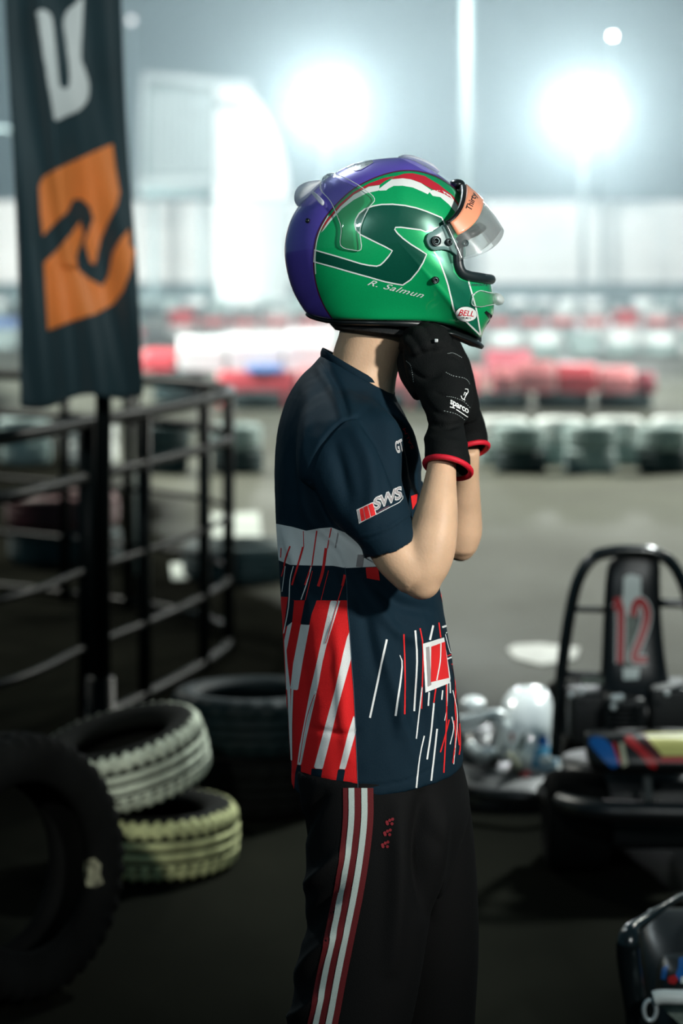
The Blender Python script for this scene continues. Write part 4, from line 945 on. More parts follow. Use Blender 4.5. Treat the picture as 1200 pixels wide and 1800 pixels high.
# dark S: outline in zoomed px
DS2 = [(862, 415), (845, 379), (770, 348), (720, 331), (660, 318), (600, 312), (545, 313), (500, 321), (460, 336), (432, 358), (414, 388), (409, 412), (416, 440), (440, 465), (500, 495), (560, 524), (598, 545), (580, 572), (556, 600), (538, 616), (520, 622), (480, 618), (440, 610), (330, 576), (208, 541),
       (205, 600), (300, 626), (400, 655), (480, 677), (560, 700), (620, 712), (650, 717), (690, 690), (728, 645), (752, 605), (770, 563), (735, 540), (690, 512), (650, 482), (622, 455), (610, 438), (614, 428), (640, 427), (690, 434), (740, 440), (765, 450)]
DS = DS2
def DSL(p): return p[1:25][::1] if 0 else p
def DSL(p):
    return p+[p[0]]
GREEN = lin((12, 172, 102)); DKG = lin((10, 84, 66))
m_shell = attr_material('helmet_paint', (.15, .10, .60), [('green_side', GREEN), ('front_panel', lin((16, 112, 84))), ('dark_s', DKG), ('inner', (.006, .007, .008))], rough=.30, coat=1.0, bump=.04, bscale=30, spec=.5, flake=1800, metal=.25)
glossy = lambda nme, c: mat(nme, c, .25, 0, .5, .8)
RD = Vector((0, 0, 0))
hm = link('helmet', shell(), [m_shell, glossy('helmet_red', lin((190, 36, 52))), glossy('helmet_white', lin((225, 232, 228))), glossy('helmet_maroon', lin((90, 30, 60))), glossy('helmet_black', (.008, .010, .012)), glossy('pale_badge', lin((150, 160, 165))), glossy('grey_lettering', lin((60, 84, 86))), glossy('violet_paint', lin((70, 50, 150)))],
          person, label='green and purple full face racing helmet with raised visor')
# liner / chin padding
b = bmesh.new(); lathe(b, [(.066, -.018), (.074, -.010), (.080, .03), (.088, .06), (.070, .08), (.064, .05), (.062, .01), (.066, -.014)], 48)
for v in b.verts: v.co.x *= 1.0; v.co.z += -v.co.x*.10
b.transform(Matrix.Translation(P0(668, 566))); link('neck_padding', to_mesh(b), mat('black_padding', (.010, .013, .014), .85, 0, .2, 0, .5, 500, sheen=.2), hm)
# rubber edge trim
def edge_trim():
    pts = []; rs = []
    E = EDGE; n = len(E)
    L = [(p+Vector((0, -w_, 0)), i/(n-1)) for i, (p, w_) in enumerate(E)]+[(p+Vector((0, w_, 0)), i/(n-1)) for i, (p, w_) in list(enumerate(E))[::-1][1:-1]]
    b = bmesh.new(); prof = [(0.004, 0.006), (.0045, -.002), (.001, -.008), (-.006, -.010), (-.012, -.004), (-.008, .004)]
    ctr = P0(690, 560); R = []
    for i, (p, t) in enumerate(L):
        a = L[i-1][0]; c_ = L[(i+1) % len(L)][0]; d = (c_-a).normalized(); up = Vector((0, 0, 1)); o = d.cross(up).normalized()
        if o.dot(p-ctr) < 0: o = -o
        k = .42+1.1*max(0, (t-.45)/.55)**1.2*(1-.45*max(0, (t-.93)/.07)); R.append([p+o*(x*.7)+up*(z*k-.002*k) for x, z in prof])
    loft(b, R+[R[0]], cap0=False, cap1=False); bmesh.ops.remove_doubles(b, verts=b.verts[:], dist=1e-6); bmesh.ops.recalc_face_normals(b, faces=b.faces[:]); return b
link('edge_trim', edge_trim(), mat('black_rubber_trim', (.008, .011, .012), .35, 0, .5, 0, .1, 80), hm)
# front lip of the chin, sticks down and forward
b = bmesh.new(); R = []
for (x, y, r1, r2, w_) in ((770, 575, 7, 7, .085), (795, 580, 9, 9, .075), (820, 590, 10, 10, .058), (838, 599, 7, 8, .036), (848, 606, 3, 4, .014)):
    c = P0(x, y); R.append([Vector((c.x+.002*math.sin(t), YM+w_*math.cos(t), c.z-.004+r1/1200*math.sin(t))) for t in [2*math.pi*k/32 for k in range(32)]])
loft(b, R); link('chin_spoiler', to_mesh(b), mat('black_chin_spoiler', (.008, .011, .012), .3, 0, .5), hm)
# eye port gasket
def gasket():
    near = [(841, 400), (833, 404), (818, 412), (805, 421), (799, 430), (798, 445), (798, 460), (800, 471), (806, 480), (818, 485), (835, 488), (850, 490.5), (860, 491.5)]
    near = [tuple(p) for p in smoothline(near, 4)]
    A = [surf(x, y, .0015, -1) for x, y in near]; B = [surf(x, y, .0015, 1) for x, y in near][::-1]
    pts = A+B; pts = [p for i, p in enumerate(pts) if i == 0 or (p-pts[i-1]).length > .002]
    b = bmesh.new(); tube(b, pts, .0075, n=12, closed=True); bmesh.ops.recalc_face_normals(b, faces=b.faces[:]); return b
link('eye_port_gasket', gasket(), mat('gasket_rubber', (.012, .022, .024), .4, 0, .5, 0, .1, 60), hm)
# visor
def bez(a, c, b, t): return tuple((1-t)**2*a[i]+2*t*(1-t)*c[i]+t*t*b[i] for i in (0, 1))
m_clear = clear_mat('clear_visor', (.965, .975, .97), .03, .14, .10)
m_orange = mat('orange_sun_strip', lin((246, 160, 122)), .4, 0, .5, .5); m_ink = glossy('black_ink', (.012, .015, .018))
def visor():
    b = bmesh.new(); nu, nv = 56, 20; G = []; fcs = {}
    # edges in side view: (side point, control, centre point), t = cos(angle)
    E = [((776, 398), (812, 384), (816, 327)), ((800, 457), (870, 446), (882, 403))]
    def pt(u, v, off=0):
        ang = (u-.5)*math.pi*.995; c = max(0, math.cos(ang)); a = bez(*E[0], c); d = bez(*E[1], c)
        x = a[0]*(1-v)+d[0]*v; y = a[1]*(1-v)+d[1]*v; wv = (.123 if 1 else 0)+off
        q = P0(x, y); bow = .004*math.sin(math.pi*v)*c
        return Vector((q.x+bow+off*c, YM+wv*math.copysign(abs(math.sin(ang))**.9, math.sin(ang)), q.z+bow*.6+off*c*.7))
    for j in range(nv+1): G.append([b.verts.new(pt(i/nu, j/nv)) for i in range(nu+1)])
    for j in range(nv):
        for i in range(nu): f = b.faces.new((G[j][i], G[j+1][i], G[j+1][i+1], G[j][i+1])); f.smooth = True
    # sun strip on the outside of the upper edge
    H = []
    for j in range(8):
        H.append([b.verts.new(pt(i/nu, -.01+j/7*.37, .0022)) for i in range(2, nu-1)])
    for j in range(7):
        for i in range(len(H[0])-1): f = b.faces.new((H[j][i], H[j+1][i], H[j+1][i+1], H[j][i+1])); f.material_index = 1; f.smooth = True
    me = to_mesh(b); me = evaluated(me, [('SOLIDIFY', dict(thickness=.0022, offset=0))])
    bm = bmesh.new(); bm.from_mesh(me); bvh = BVHTree.FromBMesh(bm)
    decal(bm, bvh, text_polys('Thirty', (830.5, 373), (841, 344), (818, 366), .012), 2, .0005, 3)
    bm.to_mesh(me); bm.free()
    return me
vz = link('visor', visor(), [m_clear, m_orange, m_ink], hm, label='clear raised visor with an orange sun strip')
# pivot plates, screws
m_smoke = mat('smoked_plate', lin((112, 146, 142)), .3, 0, .5, .6, .05, 60); m_screw = mat('black_screw', (.02, .026, .028), .3, .6); m_ring = mat('grey_screw_ring', lin((120, 140, 140)), .3, .7)
for s in (-1, 1):
    pp = [(742, 424), (745, 414), (755, 408), (775, 398), (792, 424), (806, 432), (808, 450), (800, 455), (785, 444), (772, 440), (755, 441), (746, 434)]
    pp = smoothline(pp, 3, True); b = bmesh.new(); cen = (768, 426)
    rings = []
    for off, k in ((.0005, 1.02), (.005, 1.0), (.0062, .95)): rings.append([surf(cen[0]+(x-cen[0])*k, cen[1]+(y-cen[1])*k, off, s) for x, y in pp])
    rings.append([surf(cen[0]+(x-cen[0])*.5, cen[1]+(y-cen[1])*.5, .0062, s) for x, y in pp])
    loft(b, rings); pv = link('visor_pivot', to_mesh(b), m_smoke, hm)
    for (x, y, r, h, mm) in ((757, 425.5, 9, .010, m_screw), (778, 427.5, 6.5, .010, m_screw), (810, 427, 6, .020, m_ring), (758.5, 491, 6.3, .005, m_screw), (543, 390, 4.2, .003, m_screw)):
        c = surf(x, y, 0, s); n_ = (surf(x, y, .01, s)-c).normalized()
        if x > 800: n_ = Vector((0, s, 0)); c = surf(800, 430, .003, s)+Vector((.007, 0, .001))
        M = Matrix.Translation(c) @ n_.to_track_quat('Z', 'Y').to_matrix().to_4x4(); r /= 1230
        b = bmesh.new(); lathe(b, [(.0001, h*.7), (r*.35, h*.7), (r*.4, h), (r*.62, h), (r*.68, h*.8), (r*.8, h*.8), (r*.86, h*1.1), (r, h*1.0), (r*1.02, 0), (.0001, 0)], 24, M=M, closed=False)
        link('screw', to_mesh(b), mm, hm)
        b = bmesh.new(); lathe(b, [(r*.45, h*.98), (r*.6, h*1.08), (r*.64, h*.95)], 24, M=M); link('screw_ring', to_mesh(b), m_ring, hm)
# visor tab
b = bmesh.new(); tube(b, [surf(812, 417, .006), surf(822, 413, .008), surf(834, 405, .010)], .0055, n=10); link('visor_tab', to_mesh(b), m_plastic_black, hm)
# clear vents and wings
m_wing = clear_mat('clear_wing', (.93, .97, .96), .05, .06, .05); m_frost = clear_mat('frosted_vent', (.9, .95, .95), .2, .12, .95)
def patch(pts, off, thick, name, m, parent=hm, cen=None, both=True, dome=0, edge=True):
    cen = cen or tuple(sum(p[i] for p in pts)/len(pts) for i in (0, 1)); pts = smoothline(pts, 4, True)
    for s in ((-1, 1) if both else (-1,)):
        b = bmesh.new(); R = []
        for k, o_ in ((1.0, .0004), (1.0, off), (.96, off+thick+dome*.3), (.7, off+thick+dome*.8), (.35, off+thick+dome), (.02, off+thick+dome)): R.append([surf(cen[0]+(x-cen[0])*k, cen[1]+(y-cen[1])*k, o_, s) for x, y in pts])
        loft(b, R[1:], cap0=False); me = to_mesh(b); link(name, me, m, parent)
        if edge: 
            b = bmesh.new(); tube(b, R[1], .0007, n=6, closed=True); link(name+'_edge', to_mesh(b), m_frost, parent)
wing = [(573, 311), (588, 311), (605, 318), (622, 327), (640, 339), (657, 355), (647, 370), (636, 392), (632, 410), (634, 438), (620, 440), (600, 432), (601, 404), (594, 382), (583, 358), (566, 336)]
patch(wing, .004, .001, 'rear_wing', m_wing, cen=(610, 372))
patch([(552, 345), (557, 343), (572, 358), (568, 365)], .003, .003, 'wing_clip', m_frost, edge=False)
patch([(823, 516), (834, 510), (850, 513), (866, 518), (868, 532), (848, 535), (835, 536), (822, 532)], .003, .001, 'chin_vent_cover', m_wing)
def lump(pts, name, m):
    """pts: (px, py, radius across, radius up) along the centre line of the helmet"""
    b = bmesh.new(); R = []
    arr = catmull([list(P0(x, y))+[w_, h] for x, y, w_, h in pts], 5)
    for i, a in enumerate(arr):
        d = Vector(arr[min(i+1, len(arr)-1)][:3])-Vector(arr[max(i-1, 0)][:3]); d.normalize(); n_ = Vector((-d.z, 0, d.x))
        R.append([Vector(a[:3])+Vector((0, 1, 0))*a[3]*math.cos(t)+n_*a[4]*math.sin(t) for t in [2*math.pi*k/24 for k in range(24)]])
    loft(b, R); link(name, to_mesh(b), m, hm)
lump([(700, 278, .02, .002), (712, 277, .035, .004), (728, 280, .04, .0045), (745, 286, .04, .004), (760, 294, .035, .004), (771, 302, .02, .002)], 'roof_vent', m_frost)
lump([(526, 362, .02, .003), (526, 351, .045, .008), (533, 340, .055, .012), (546, 330, .058, .010), (564, 321, .05, .004)], 'rear_spoiler', m_frost)
lump([(862, 520, .02, .004), (870, 524, .035, .008), (878, 528, .028, .008), (884, 531, .012, .004)], 'chin_vent', m_frost)
b = bmesh.new(); pts = []
for k in range(41):
    ang = (k/40-.5)*math.pi*.96; cc = max(0, math.cos(ang)); p = bez((775, 397), (809, 383), (812, 329), cc); q = P0(*p); q.y = YM+.119*math.copysign(abs(math.sin(ang))**.9, math.sin(ang)); pts.append(q)
tube(b, pts, .0045, n=12); link('visor_gasket', to_mesh(b), m_plastic_black, hm)
b = bmesh.new(); bmesh.ops.create_uvsphere(b, u_segments=20, v_segments=12, radius=.011, matrix=Matrix.Translation(P0(803, 324)) @ Matrix.Diagonal((1.1, 1.6, .7, 1))); link('visor_latch', to_mesh(b), m_screw, hm)

# ---- gloves
m_glove = mat('black_suede_glove', (.004, .0052, .0052), .8, 0, .15, 0, .5, 600)
m_cuff = mat('red_cuff_binding', lin((214, 24, 48)), .6, 0, .4, 0, .3, 800); m_lin = mat('pale_glove_lining', lin((150, 155, 150)), .8); m_stitch = mat('pale_stitching', lin((150, 160, 158)), .7); m_wt_ink = mat('white_glove_print', lin((230, 235, 232)), .6)
def ringpts(c, rx, ry, tilt, n=48, yaw=0.0):
    """cuff ring: tilt raises the near side"""
    out = []
    for k in range(n):
        t = 2*math.pi*k/n; x = rx*math.cos(t); y = ry*math.sin(t); out.append(Vector((c.x+x, c.y+y, c.z-y*tilt+x*yaw)))
    return out
def glove(near=True):
    b = bmesh.new()
    if near:
        cuff = [(P(787, 822, 3.368), .0320, .040, .42, -.22), (P(786, 800, 3.372), .0315, .039, .34, -.15), (P(782, 775, 3.385), .0300, .035, .2, -.05), (P(785, 748, 3.405), .0245, .030, .1, 0)]
        hand = [(784, 755, 3.405, .025, .031), (784, 738, 3.41, .027, .034), (786, 714, 3.42, .0355, .034), (783, 690, 3.43, .0385, .033), (772, 665, 3.44, .040, .028), (762, 640, 3.45, .0420, .027), (755, 615, 3.46, .039, .026), (752, 596, 3.47, .032, .024)]
        K = [((782, 610, 3.445), (772, 588, 3.455), (754, 578, 3.475), (738, 585, 3.495)), ((766, 606, 3.438), (754, 584, 3.448), (738, 578, 3.470), (726, 588, 3.490)), ((748, 606, 3.435), (736, 588, 3.445), (722, 586, 3.465), (716, 598, 3.485)), ((732, 614, 3.437), (720, 600, 3.447), (712, 600, 3.463), (709, 612, 3.478))]
        TH = [(742, 690, 3.455), (722, 664, 3.475), (712, 640, 3.49), (716, 620, 3.50)]
    else:
        cuff = [(P(826, 792, 3.71), .0275, .033, .40, .25), (P(826, 770, 3.71), .027, .032, .3, .18), (P(823, 745, 3.70), .0255, .030, .2, .1), (P(818, 722, 3.69), .0225, .027, 0, 0)]
        hand = [(818, 728, 3.69, .022, .028), (812, 708, 3.68, .026, .030), (802, 685, 3.67, .031, .029), (792, 660, 3.66, .034, .027), (782, 635, 3.65, .034, .026), (772, 610, 3.64, .031, .024), (764, 592, 3.63, .026, .022)]
        K = [((788, 612, 3.65), (778, 592, 3.64), (764, 584, 3.62), (752, 590, 3.60)), ((776, 608, 3.655), (764, 590, 3.645), (750, 584, 3.62), (740, 590, 3.60)), ((760, 606, 3.655), (748, 590, 3.645), (736, 588, 3.62), (730, 598, 3.60)), ((748, 612, 3.65), (738, 600, 3.64), (728, 600, 3.62), (724, 610, 3.605))]
        TH = [(770, 680, 3.64), (752, 655, 3.62), (740, 635, 3.60), (738, 618, 3.585)]
    R = [ringpts(c, rx, ry, ti, 48, yw) for c, rx, ry, ti, yw in cuff]
    # hollow gauntlet mouth
    inner = ringpts(cuff[0][0], cuff[0][1]-.0035, cuff[0][2]-.0035, cuff[0][3], 48, cuff[0][4]); deep = ringpts(cuff[1][0], cuff[1][1]-.005, cuff[1][2]-.005, cuff[1][3], 48, cuff[1][4]); deep2 = ringpts(cuff[2][0], cuff[2][1]-.006, cuff[2][2]-.006, cuff[2][3], 48, cuff[2][4])
    g = bmesh.new(); loft(g, [deep2, deep, inner]+R)
    b2 = bmesh.new(); b2.from_mesh(to_mesh(g))
    limb(b2, hand, 5, 40)
    for fi, k in enumerate(K):
        r0 = (.0125, .0125, .012, .0105)[fi]; q = smoothline_3(k, 4); tube(b2, q, [r0*(1-.22*i/(len(q)-1)) for i in range(len(q))], n=14)
        e = q[-1]; bmesh.ops.create_icosphere(b2, subdivisions=2, radius=r0*.8, matrix=Matrix.Translation(e))
        for j in (0, len(q)//3): bmesh.ops.create_icosphere(b2, subdivisions=2, radius=r0*1.06, matrix=Matrix.Translation(q[j]))
    q = smoothline_3(TH, 5); tube(b2, q, [.016*(1-.28*i/(len(q)-1)) for i in range(len(q))], n=14); bmesh.ops.create_icosphere(b2, subdivisions=2, radius=.0118, matrix=Matrix.Translation(q[-1]))
    me = fuse(b2, .0022, 3)
    folds(me, [([(765, 690), (790, 700), (815, 705)], 3.5, -.0015), ([(755, 745), (785, 750), (812, 745)], 5, -.003), ([(750, 770), (780, 775), (818, 780)], 7, .002), ([(720, 650), (745, 665), (770, 660)], 4, -.002), ([(745, 700), (760, 720), (790, 735)], 4, -.0015), ([(786, 622), (806, 632), (816, 650)], 3, -.001)])
    noise_disp(me, .0012, 45)
    if near:
        def f(b, bvh):
            def d(pl, mi, off=.0006, g=3): decal(b, bvh, pl, mi, off, g)
            q6 = lambda pts: [(690+x/6.43, 580+y/6.43) for x, y in pts]
            def dash(pts, wd=.9):
                p = smoothline(q6(pts), 8)
                for i in range(0, len(p)-1, 2): d(stroke([p[i], p[i+1]], wd), 2, .0006)
            dash([(620, 268), (680, 262), (740, 290), (800, 330)]); dash([(600, 480), (680, 520), (800, 545), (850, 580), (868, 620)]); dash([(610, 750), (700, 765), (800, 810), (880, 890)]); dash([(580, 915), (700, 945), (780, 990), (850, 1050), (880, 1040)]); dash([(155, 350), (205, 400), (225, 500), (240, 600)])
            for pts in ([(770, 745), (780, 775), (815, 795)], [(800, 790), (820, 750), (850, 700), (845, 670), (815, 668)], [(800, 740), (812, 705), (830, 715), (818, 745)]): d(stroke(q6(pts), 1.3), 1)
            d(text_polys('sparco', q6([(648, 858)])[0], q6([(848, 965)])[0], q6([(654, 790)])[0], .022, 0, .95), 1)
            d(stroke(q6([(646, 870), (700, 886)]), 1.5), 1); d(stroke(q6([(714, 898), (846, 984)]), 1.5), 1)
        join_decals(me, f)
    g_ = link('glove', me, [m_glove, m_wt_ink, m_stitch], person, label='black racing glove nearer the camera with white lettering' if near else 'black racing glove on the far hand')
    c, rx, ry, ti, yw = cuff[0]
    link('cuff_binding', T(ringpts(c, rx, ry, ti, 64, yw), .0040, closed=True, n=10), m_cuff, g_)
    b = bmesh.new(); loft(b, [ringpts(c+Vector((0, 0, .001)), rx-.003, ry-.003, ti, 48, yw), ringpts(cuff[1][0], cuff[1][1]-.0045, cuff[1][2]-.0045, cuff[1][3], 48, cuff[1][4])], cap0=False, cap1=False); link('lining', b, m_lin, g_)
def smoothline_3(pts, n): return [Vector(p) for p in catmull([list(P(*p)) for p in pts], n)]
glove(True); glove(False)
# chin strap between the hands
b = bmesh.new(); tube(b, [surf(712, 560, -.012, -1), P0(716, 590, -.05), P0(722, 604, 0), P0(716, 590, .05), surf(712, 560, -.012, 1)], .009, n=10, flat=(.2, 1)); link('chin_strap', to_mesh(b), m_glove, hm)
b = bmesh.new(); rbox(b, (P0(761, 0).x-.0025, 3.42, P0(0, 597).z), (P0(761, 0).x+.0025, 3.426, P0(0, 591).z), .001); link('strap_buckle', b, m_steel, hm)
# ================================================================== karts
def wheel(c, R, wd, axis_yaw, parent, name='wheel'):
    M = Matrix.Translation(c) @ Matrix.Rotation(axis_yaw, 4, 'Z') @ Matrix.Rotation(math.pi/2, 4, 'Y')
    e = wd/2; b = bmesh.new(); lathe(b, [(R*.5, -e*.8), (R*.75, -e), (R*.95, -e*.85), (R, -e*.6), (R, e*.6), (R*.95, e*.85), (R*.75, e), (R*.5, e*.8), (R*.48, 0)], 32, M=M)
    w_ = link(name, to_mesh(b), m_rubber, parent)
    b = bmesh.new(); lathe(b, [(.001, -e*.3), (R*.2, -e*.35), (R*.45, -e*.75), (R*.51, -e*.8), (R*.51, e*.8), (R*.45, e*.75), (R*.2, e*.35), (.001, e*.3)], 24, M=M, closed=False)
    link('rim', to_mesh(b), m_steel if 0 else m_dark, w_); return w_
def TP(pts, Y, r, **k): return T(smoothline_3([(p[0], p[1], p[2] if len(p) > 2 else Y) for p in pts], 5), r, **k)
def slabx(levels, Y, ex=3, n=48):
    """stack of ovals: (x0 px, x1 px, y px, depth m, dY)"""
    R = []
    for x0, x1, y, dp, dY in [tuple(a) for a in catmull(levels, 5)]:
        a, c = P(x0, y, Y+dY), P(x1, y, Y+dY); cx = (a.x+c.x)/2; h = abs(c.x-a.x)/2; rg = []
        for k in range(n):
            t = 2*math.pi*k/n; u, v = math.cos(t), math.sin(t); u = math.copysign(abs(u)**(2/ex), u); v = math.copysign(abs(v)**(2/ex), v); rg.append(Vector((cx+h*u, a.y+dp*v, a.z)))
        R.append(rg)
    b = bmesh.new(); loft(b, R); return b
m_cred = mat('red_sticker', lin((180, 30, 34)), .4); m_cblue = mat('blue_sticker', lin((20, 96, 170)), .4); m_cyel = mat('pale_yellow_sticker', lin((214, 208, 120)), .45); m_cwhite = mat('white_sticker', lin((215, 222, 216)), .4)
m_cream = mat('cream_sticker', lin((180, 178, 150)), .5); m_fair = mat('white_glossy_fairing', lin((245, 250, 250)), .25, 0, .5, .6); m_cy = mat('light_blue_sticker', lin((60, 150, 190)), .35); m_grime = mat('grimy_grey_sticker', lin((110, 118, 108)), .5, 0, .4, 0, 0, 1, .3, 30)
def kart12():
    Y = 6.55; r = empty('go_kart', (P(1110, 0, Y).x, Y, 0))
    link('roll_hoop', TP([(976, 1330), (984, 1210), (997, 1105), (1014, 1025), (1040, 982), (1075, 970), (1112, 968), (1150, 972), (1180, 990), (1204, 1035), (1220, 1110), (1234, 1210), (1240, 1330)], Y, .0165, n=16), m_black_metal, r)
    link('cross_bar', TP([(1006, 1071), (1060, 1072)], Y, .008), m_black_metal, r); link('cross_bar', TP([(1160, 1060), (1212, 1062)], Y, .012), m_black_metal, r); link('cross_bar', TP([(992, 1184), (1062, 1188)], Y, .009), m_black_metal, r)
    me = to_mesh(slabx([(1092, 1138, 972, .02, .04), (1072, 1158, 985, .03, .04), (1064, 1160, 1020, .035, .03), (1060, 1162, 1090, .04, .02), (1056, 1172, 1180, .06, 0), (1050, 1190, 1240, .10, -.02), (1040, 1200, 1300, .13, .02)], Y))
    def f(b, bvh):
        z = lambda p: [(960+x/5, 940+y/5) for x, y in p]; d = lambda pl, mi, off: decal(b, bvh, pl, mi, off, 6)
        d([z([(680, 370), (740, 345), (830, 370), (830, 540), (760, 640), (745, 700), (690, 700), (672, 560)])], 1, .001); d([z([(700, 700), (790, 700), (800, 880), (760, 1150), (700, 1150)])], 3, .001); d([z([(672, 1170), (820, 1170), (810, 1270), (676, 1275)])], 1, .001)
        one = z([(612, 640), (640, 580), (655, 660), (655, 850), (650, 1130)]); two = z([(762, 715), (775, 630), (810, 580), (855, 610), (880, 690), (865, 800), (825, 920), (785, 1020), (775, 1095), (880, 1100)])
        for wd, mi, off in ((19, 1, .002), (13, 2, .004)):
            d(stroke(smoothline(one, 3) if 0 else one, wd), mi, off); d(stroke(smoothline(two, 4), wd), mi, off+.0005)
        d([[(1079, 1051), (1092, 1049), (1092, 1070), (1079, 1074)]], 2, .005)
    join_decals(me, f)
    link('seat', me, [m_plastic_black, m_cwhite, m_cred, m_grime], r, label='black seat back with a red number 12')
    b = bmesh.new()
    for i, (x0, x1, y0, y1, dY, dp) in enumerate([(1000, 1060, 1212, 1300, -.03, .16), (1062, 1130, 1222, 1310, -.12, .12), (1135, 1210, 1200, 1300, -.05, .2)]):
        a, c = P(x0, y1, Y+dY), P(x1, y0, Y+dY); rbox(b, (a.x, Y+dY-dp/2, a.z), (c.x, Y+dY+dp/2, c.z), .012)
    for k in range(7): a, c = P(1066, 1240+k*8, Y-.19), P(1126, 1243+k*8, Y-.19); box(b, (a.x, Y-.2, c.z), (c.x, Y-.08, a.z))
    link('engine', to_mesh(b), m_dark, r)
    for x, y, rr in ((1080, 1228, .012), (1090, 1226, .011), (1078, 1243, .009), (1022, 1216, .008), (1003, 1222, .008), (1172, 1220, .007)): b = bmesh.new(); bmesh.ops.create_uvsphere(b, u_segments=16, v_segments=10, radius=rr, matrix=Matrix.Translation(P(x, y, Y-.22))); link('bolt_cap', to_mesh(b), m_steel, r)
    link('fuel_cap_label', to_mesh(prism([P(x, y, Y-.115) for x, y in ((1022, 1191), (1060, 1191), (1060, 1203), (1022, 1203))], (0, .004, 0))), m_grime, r, smooth=False)
    me = to_mesh(slabx([(1030, 1268, 1286, .02, .0), (1028, 1270, 1290, .05, -.01), (1030, 1275, 1330, .075, -.03), (1040, 1275, 1352, .06, -.03)], Y-.3))
    def g(b, bvh):
        z = lambda p: [(960+x/5, 1200+y/5) for x, y in p]; d = lambda pl, mi, off=.001: decal(b, bvh, pl, mi, off, 6)
        d([z([(380, 485), (440, 470), (510, 490), (570, 550), (610, 640), (640, 720), (600, 750), (570, 745), (500, 680), (430, 600), (380, 540)])], 1); d([z([(578, 520), (612, 535), (662, 700), (640, 720)])], 2, .0015); d([z([(640, 530), (680, 530), (715, 720), (670, 742)])], 3)
        d([z([(690, 470), (740, 458), (850, 570), (980, 690), (960, 760), (900, 735), (800, 610), (690, 520)])], 2); d([z([(850, 445), (1600, 440), (1600, 640), (1020, 645), (930, 560)])], 4); d([z([(1000, 655), (1600, 650), (1600, 700), (990, 700)])], 2, .0015)
        d([z([(810, 440), (850, 445), (1020, 645), (985, 690)])], 5, .0015)
    join_decals(me, g)
    link('rear_fairing', me, [m_plastic_black, m_cblue, m_cred, m_cream, m_cyel, mat('dark_red_sticker', lin((84, 20, 24)), .4)], r, label='low rear panel in blue, red and pale yellow')
    link('frame_rail', TP([(1136, 1355, 6.2), (1140, 1415, 6.2)], Y, .012), mat('grey_bracket', lin((84, 88, 88)), .5, .4), r)
    link('rear_bumper', TP([(960, 1390, 6.5), (990, 1412, 6.25), (1060, 1425, 6.12), (1200, 1430, 6.1), (1290, 1430, 6.1)], Y, .028), m_plastic_black, r)
    b = slabx([(990, 1280, 1340, .20, 0), (985, 1285, 1400, .24, 0), (990, 1285, 1455, .24, 0)], Y-.05); link('chassis', to_mesh(b), m_dark, r)
    for x in (1012, 1330): wheel(Vector((P(x, 0, 6.35).x, 6.35, .13)), .13, .17, 0, r)
    link('axle', T([Vector((P(1012, 0, 6.35).x, 6.35, .13)), Vector((P(1330, 0, 6.35).x, 6.35, .13))], .016), m_dark, r)
    b = bmesh.new(); tube(b, smoothline_3([(1130, 1300, 7.2), (1180, 1320, 7.5), (1260, 1320, 7.6)], 4), .02); link('side_bumper', to_mesh(b), m_plastic_black, r)
    tag(r, 'dark go-kart seen from behind with a roll hoop and number 12 on its seat', 'go-kart')
kart12()
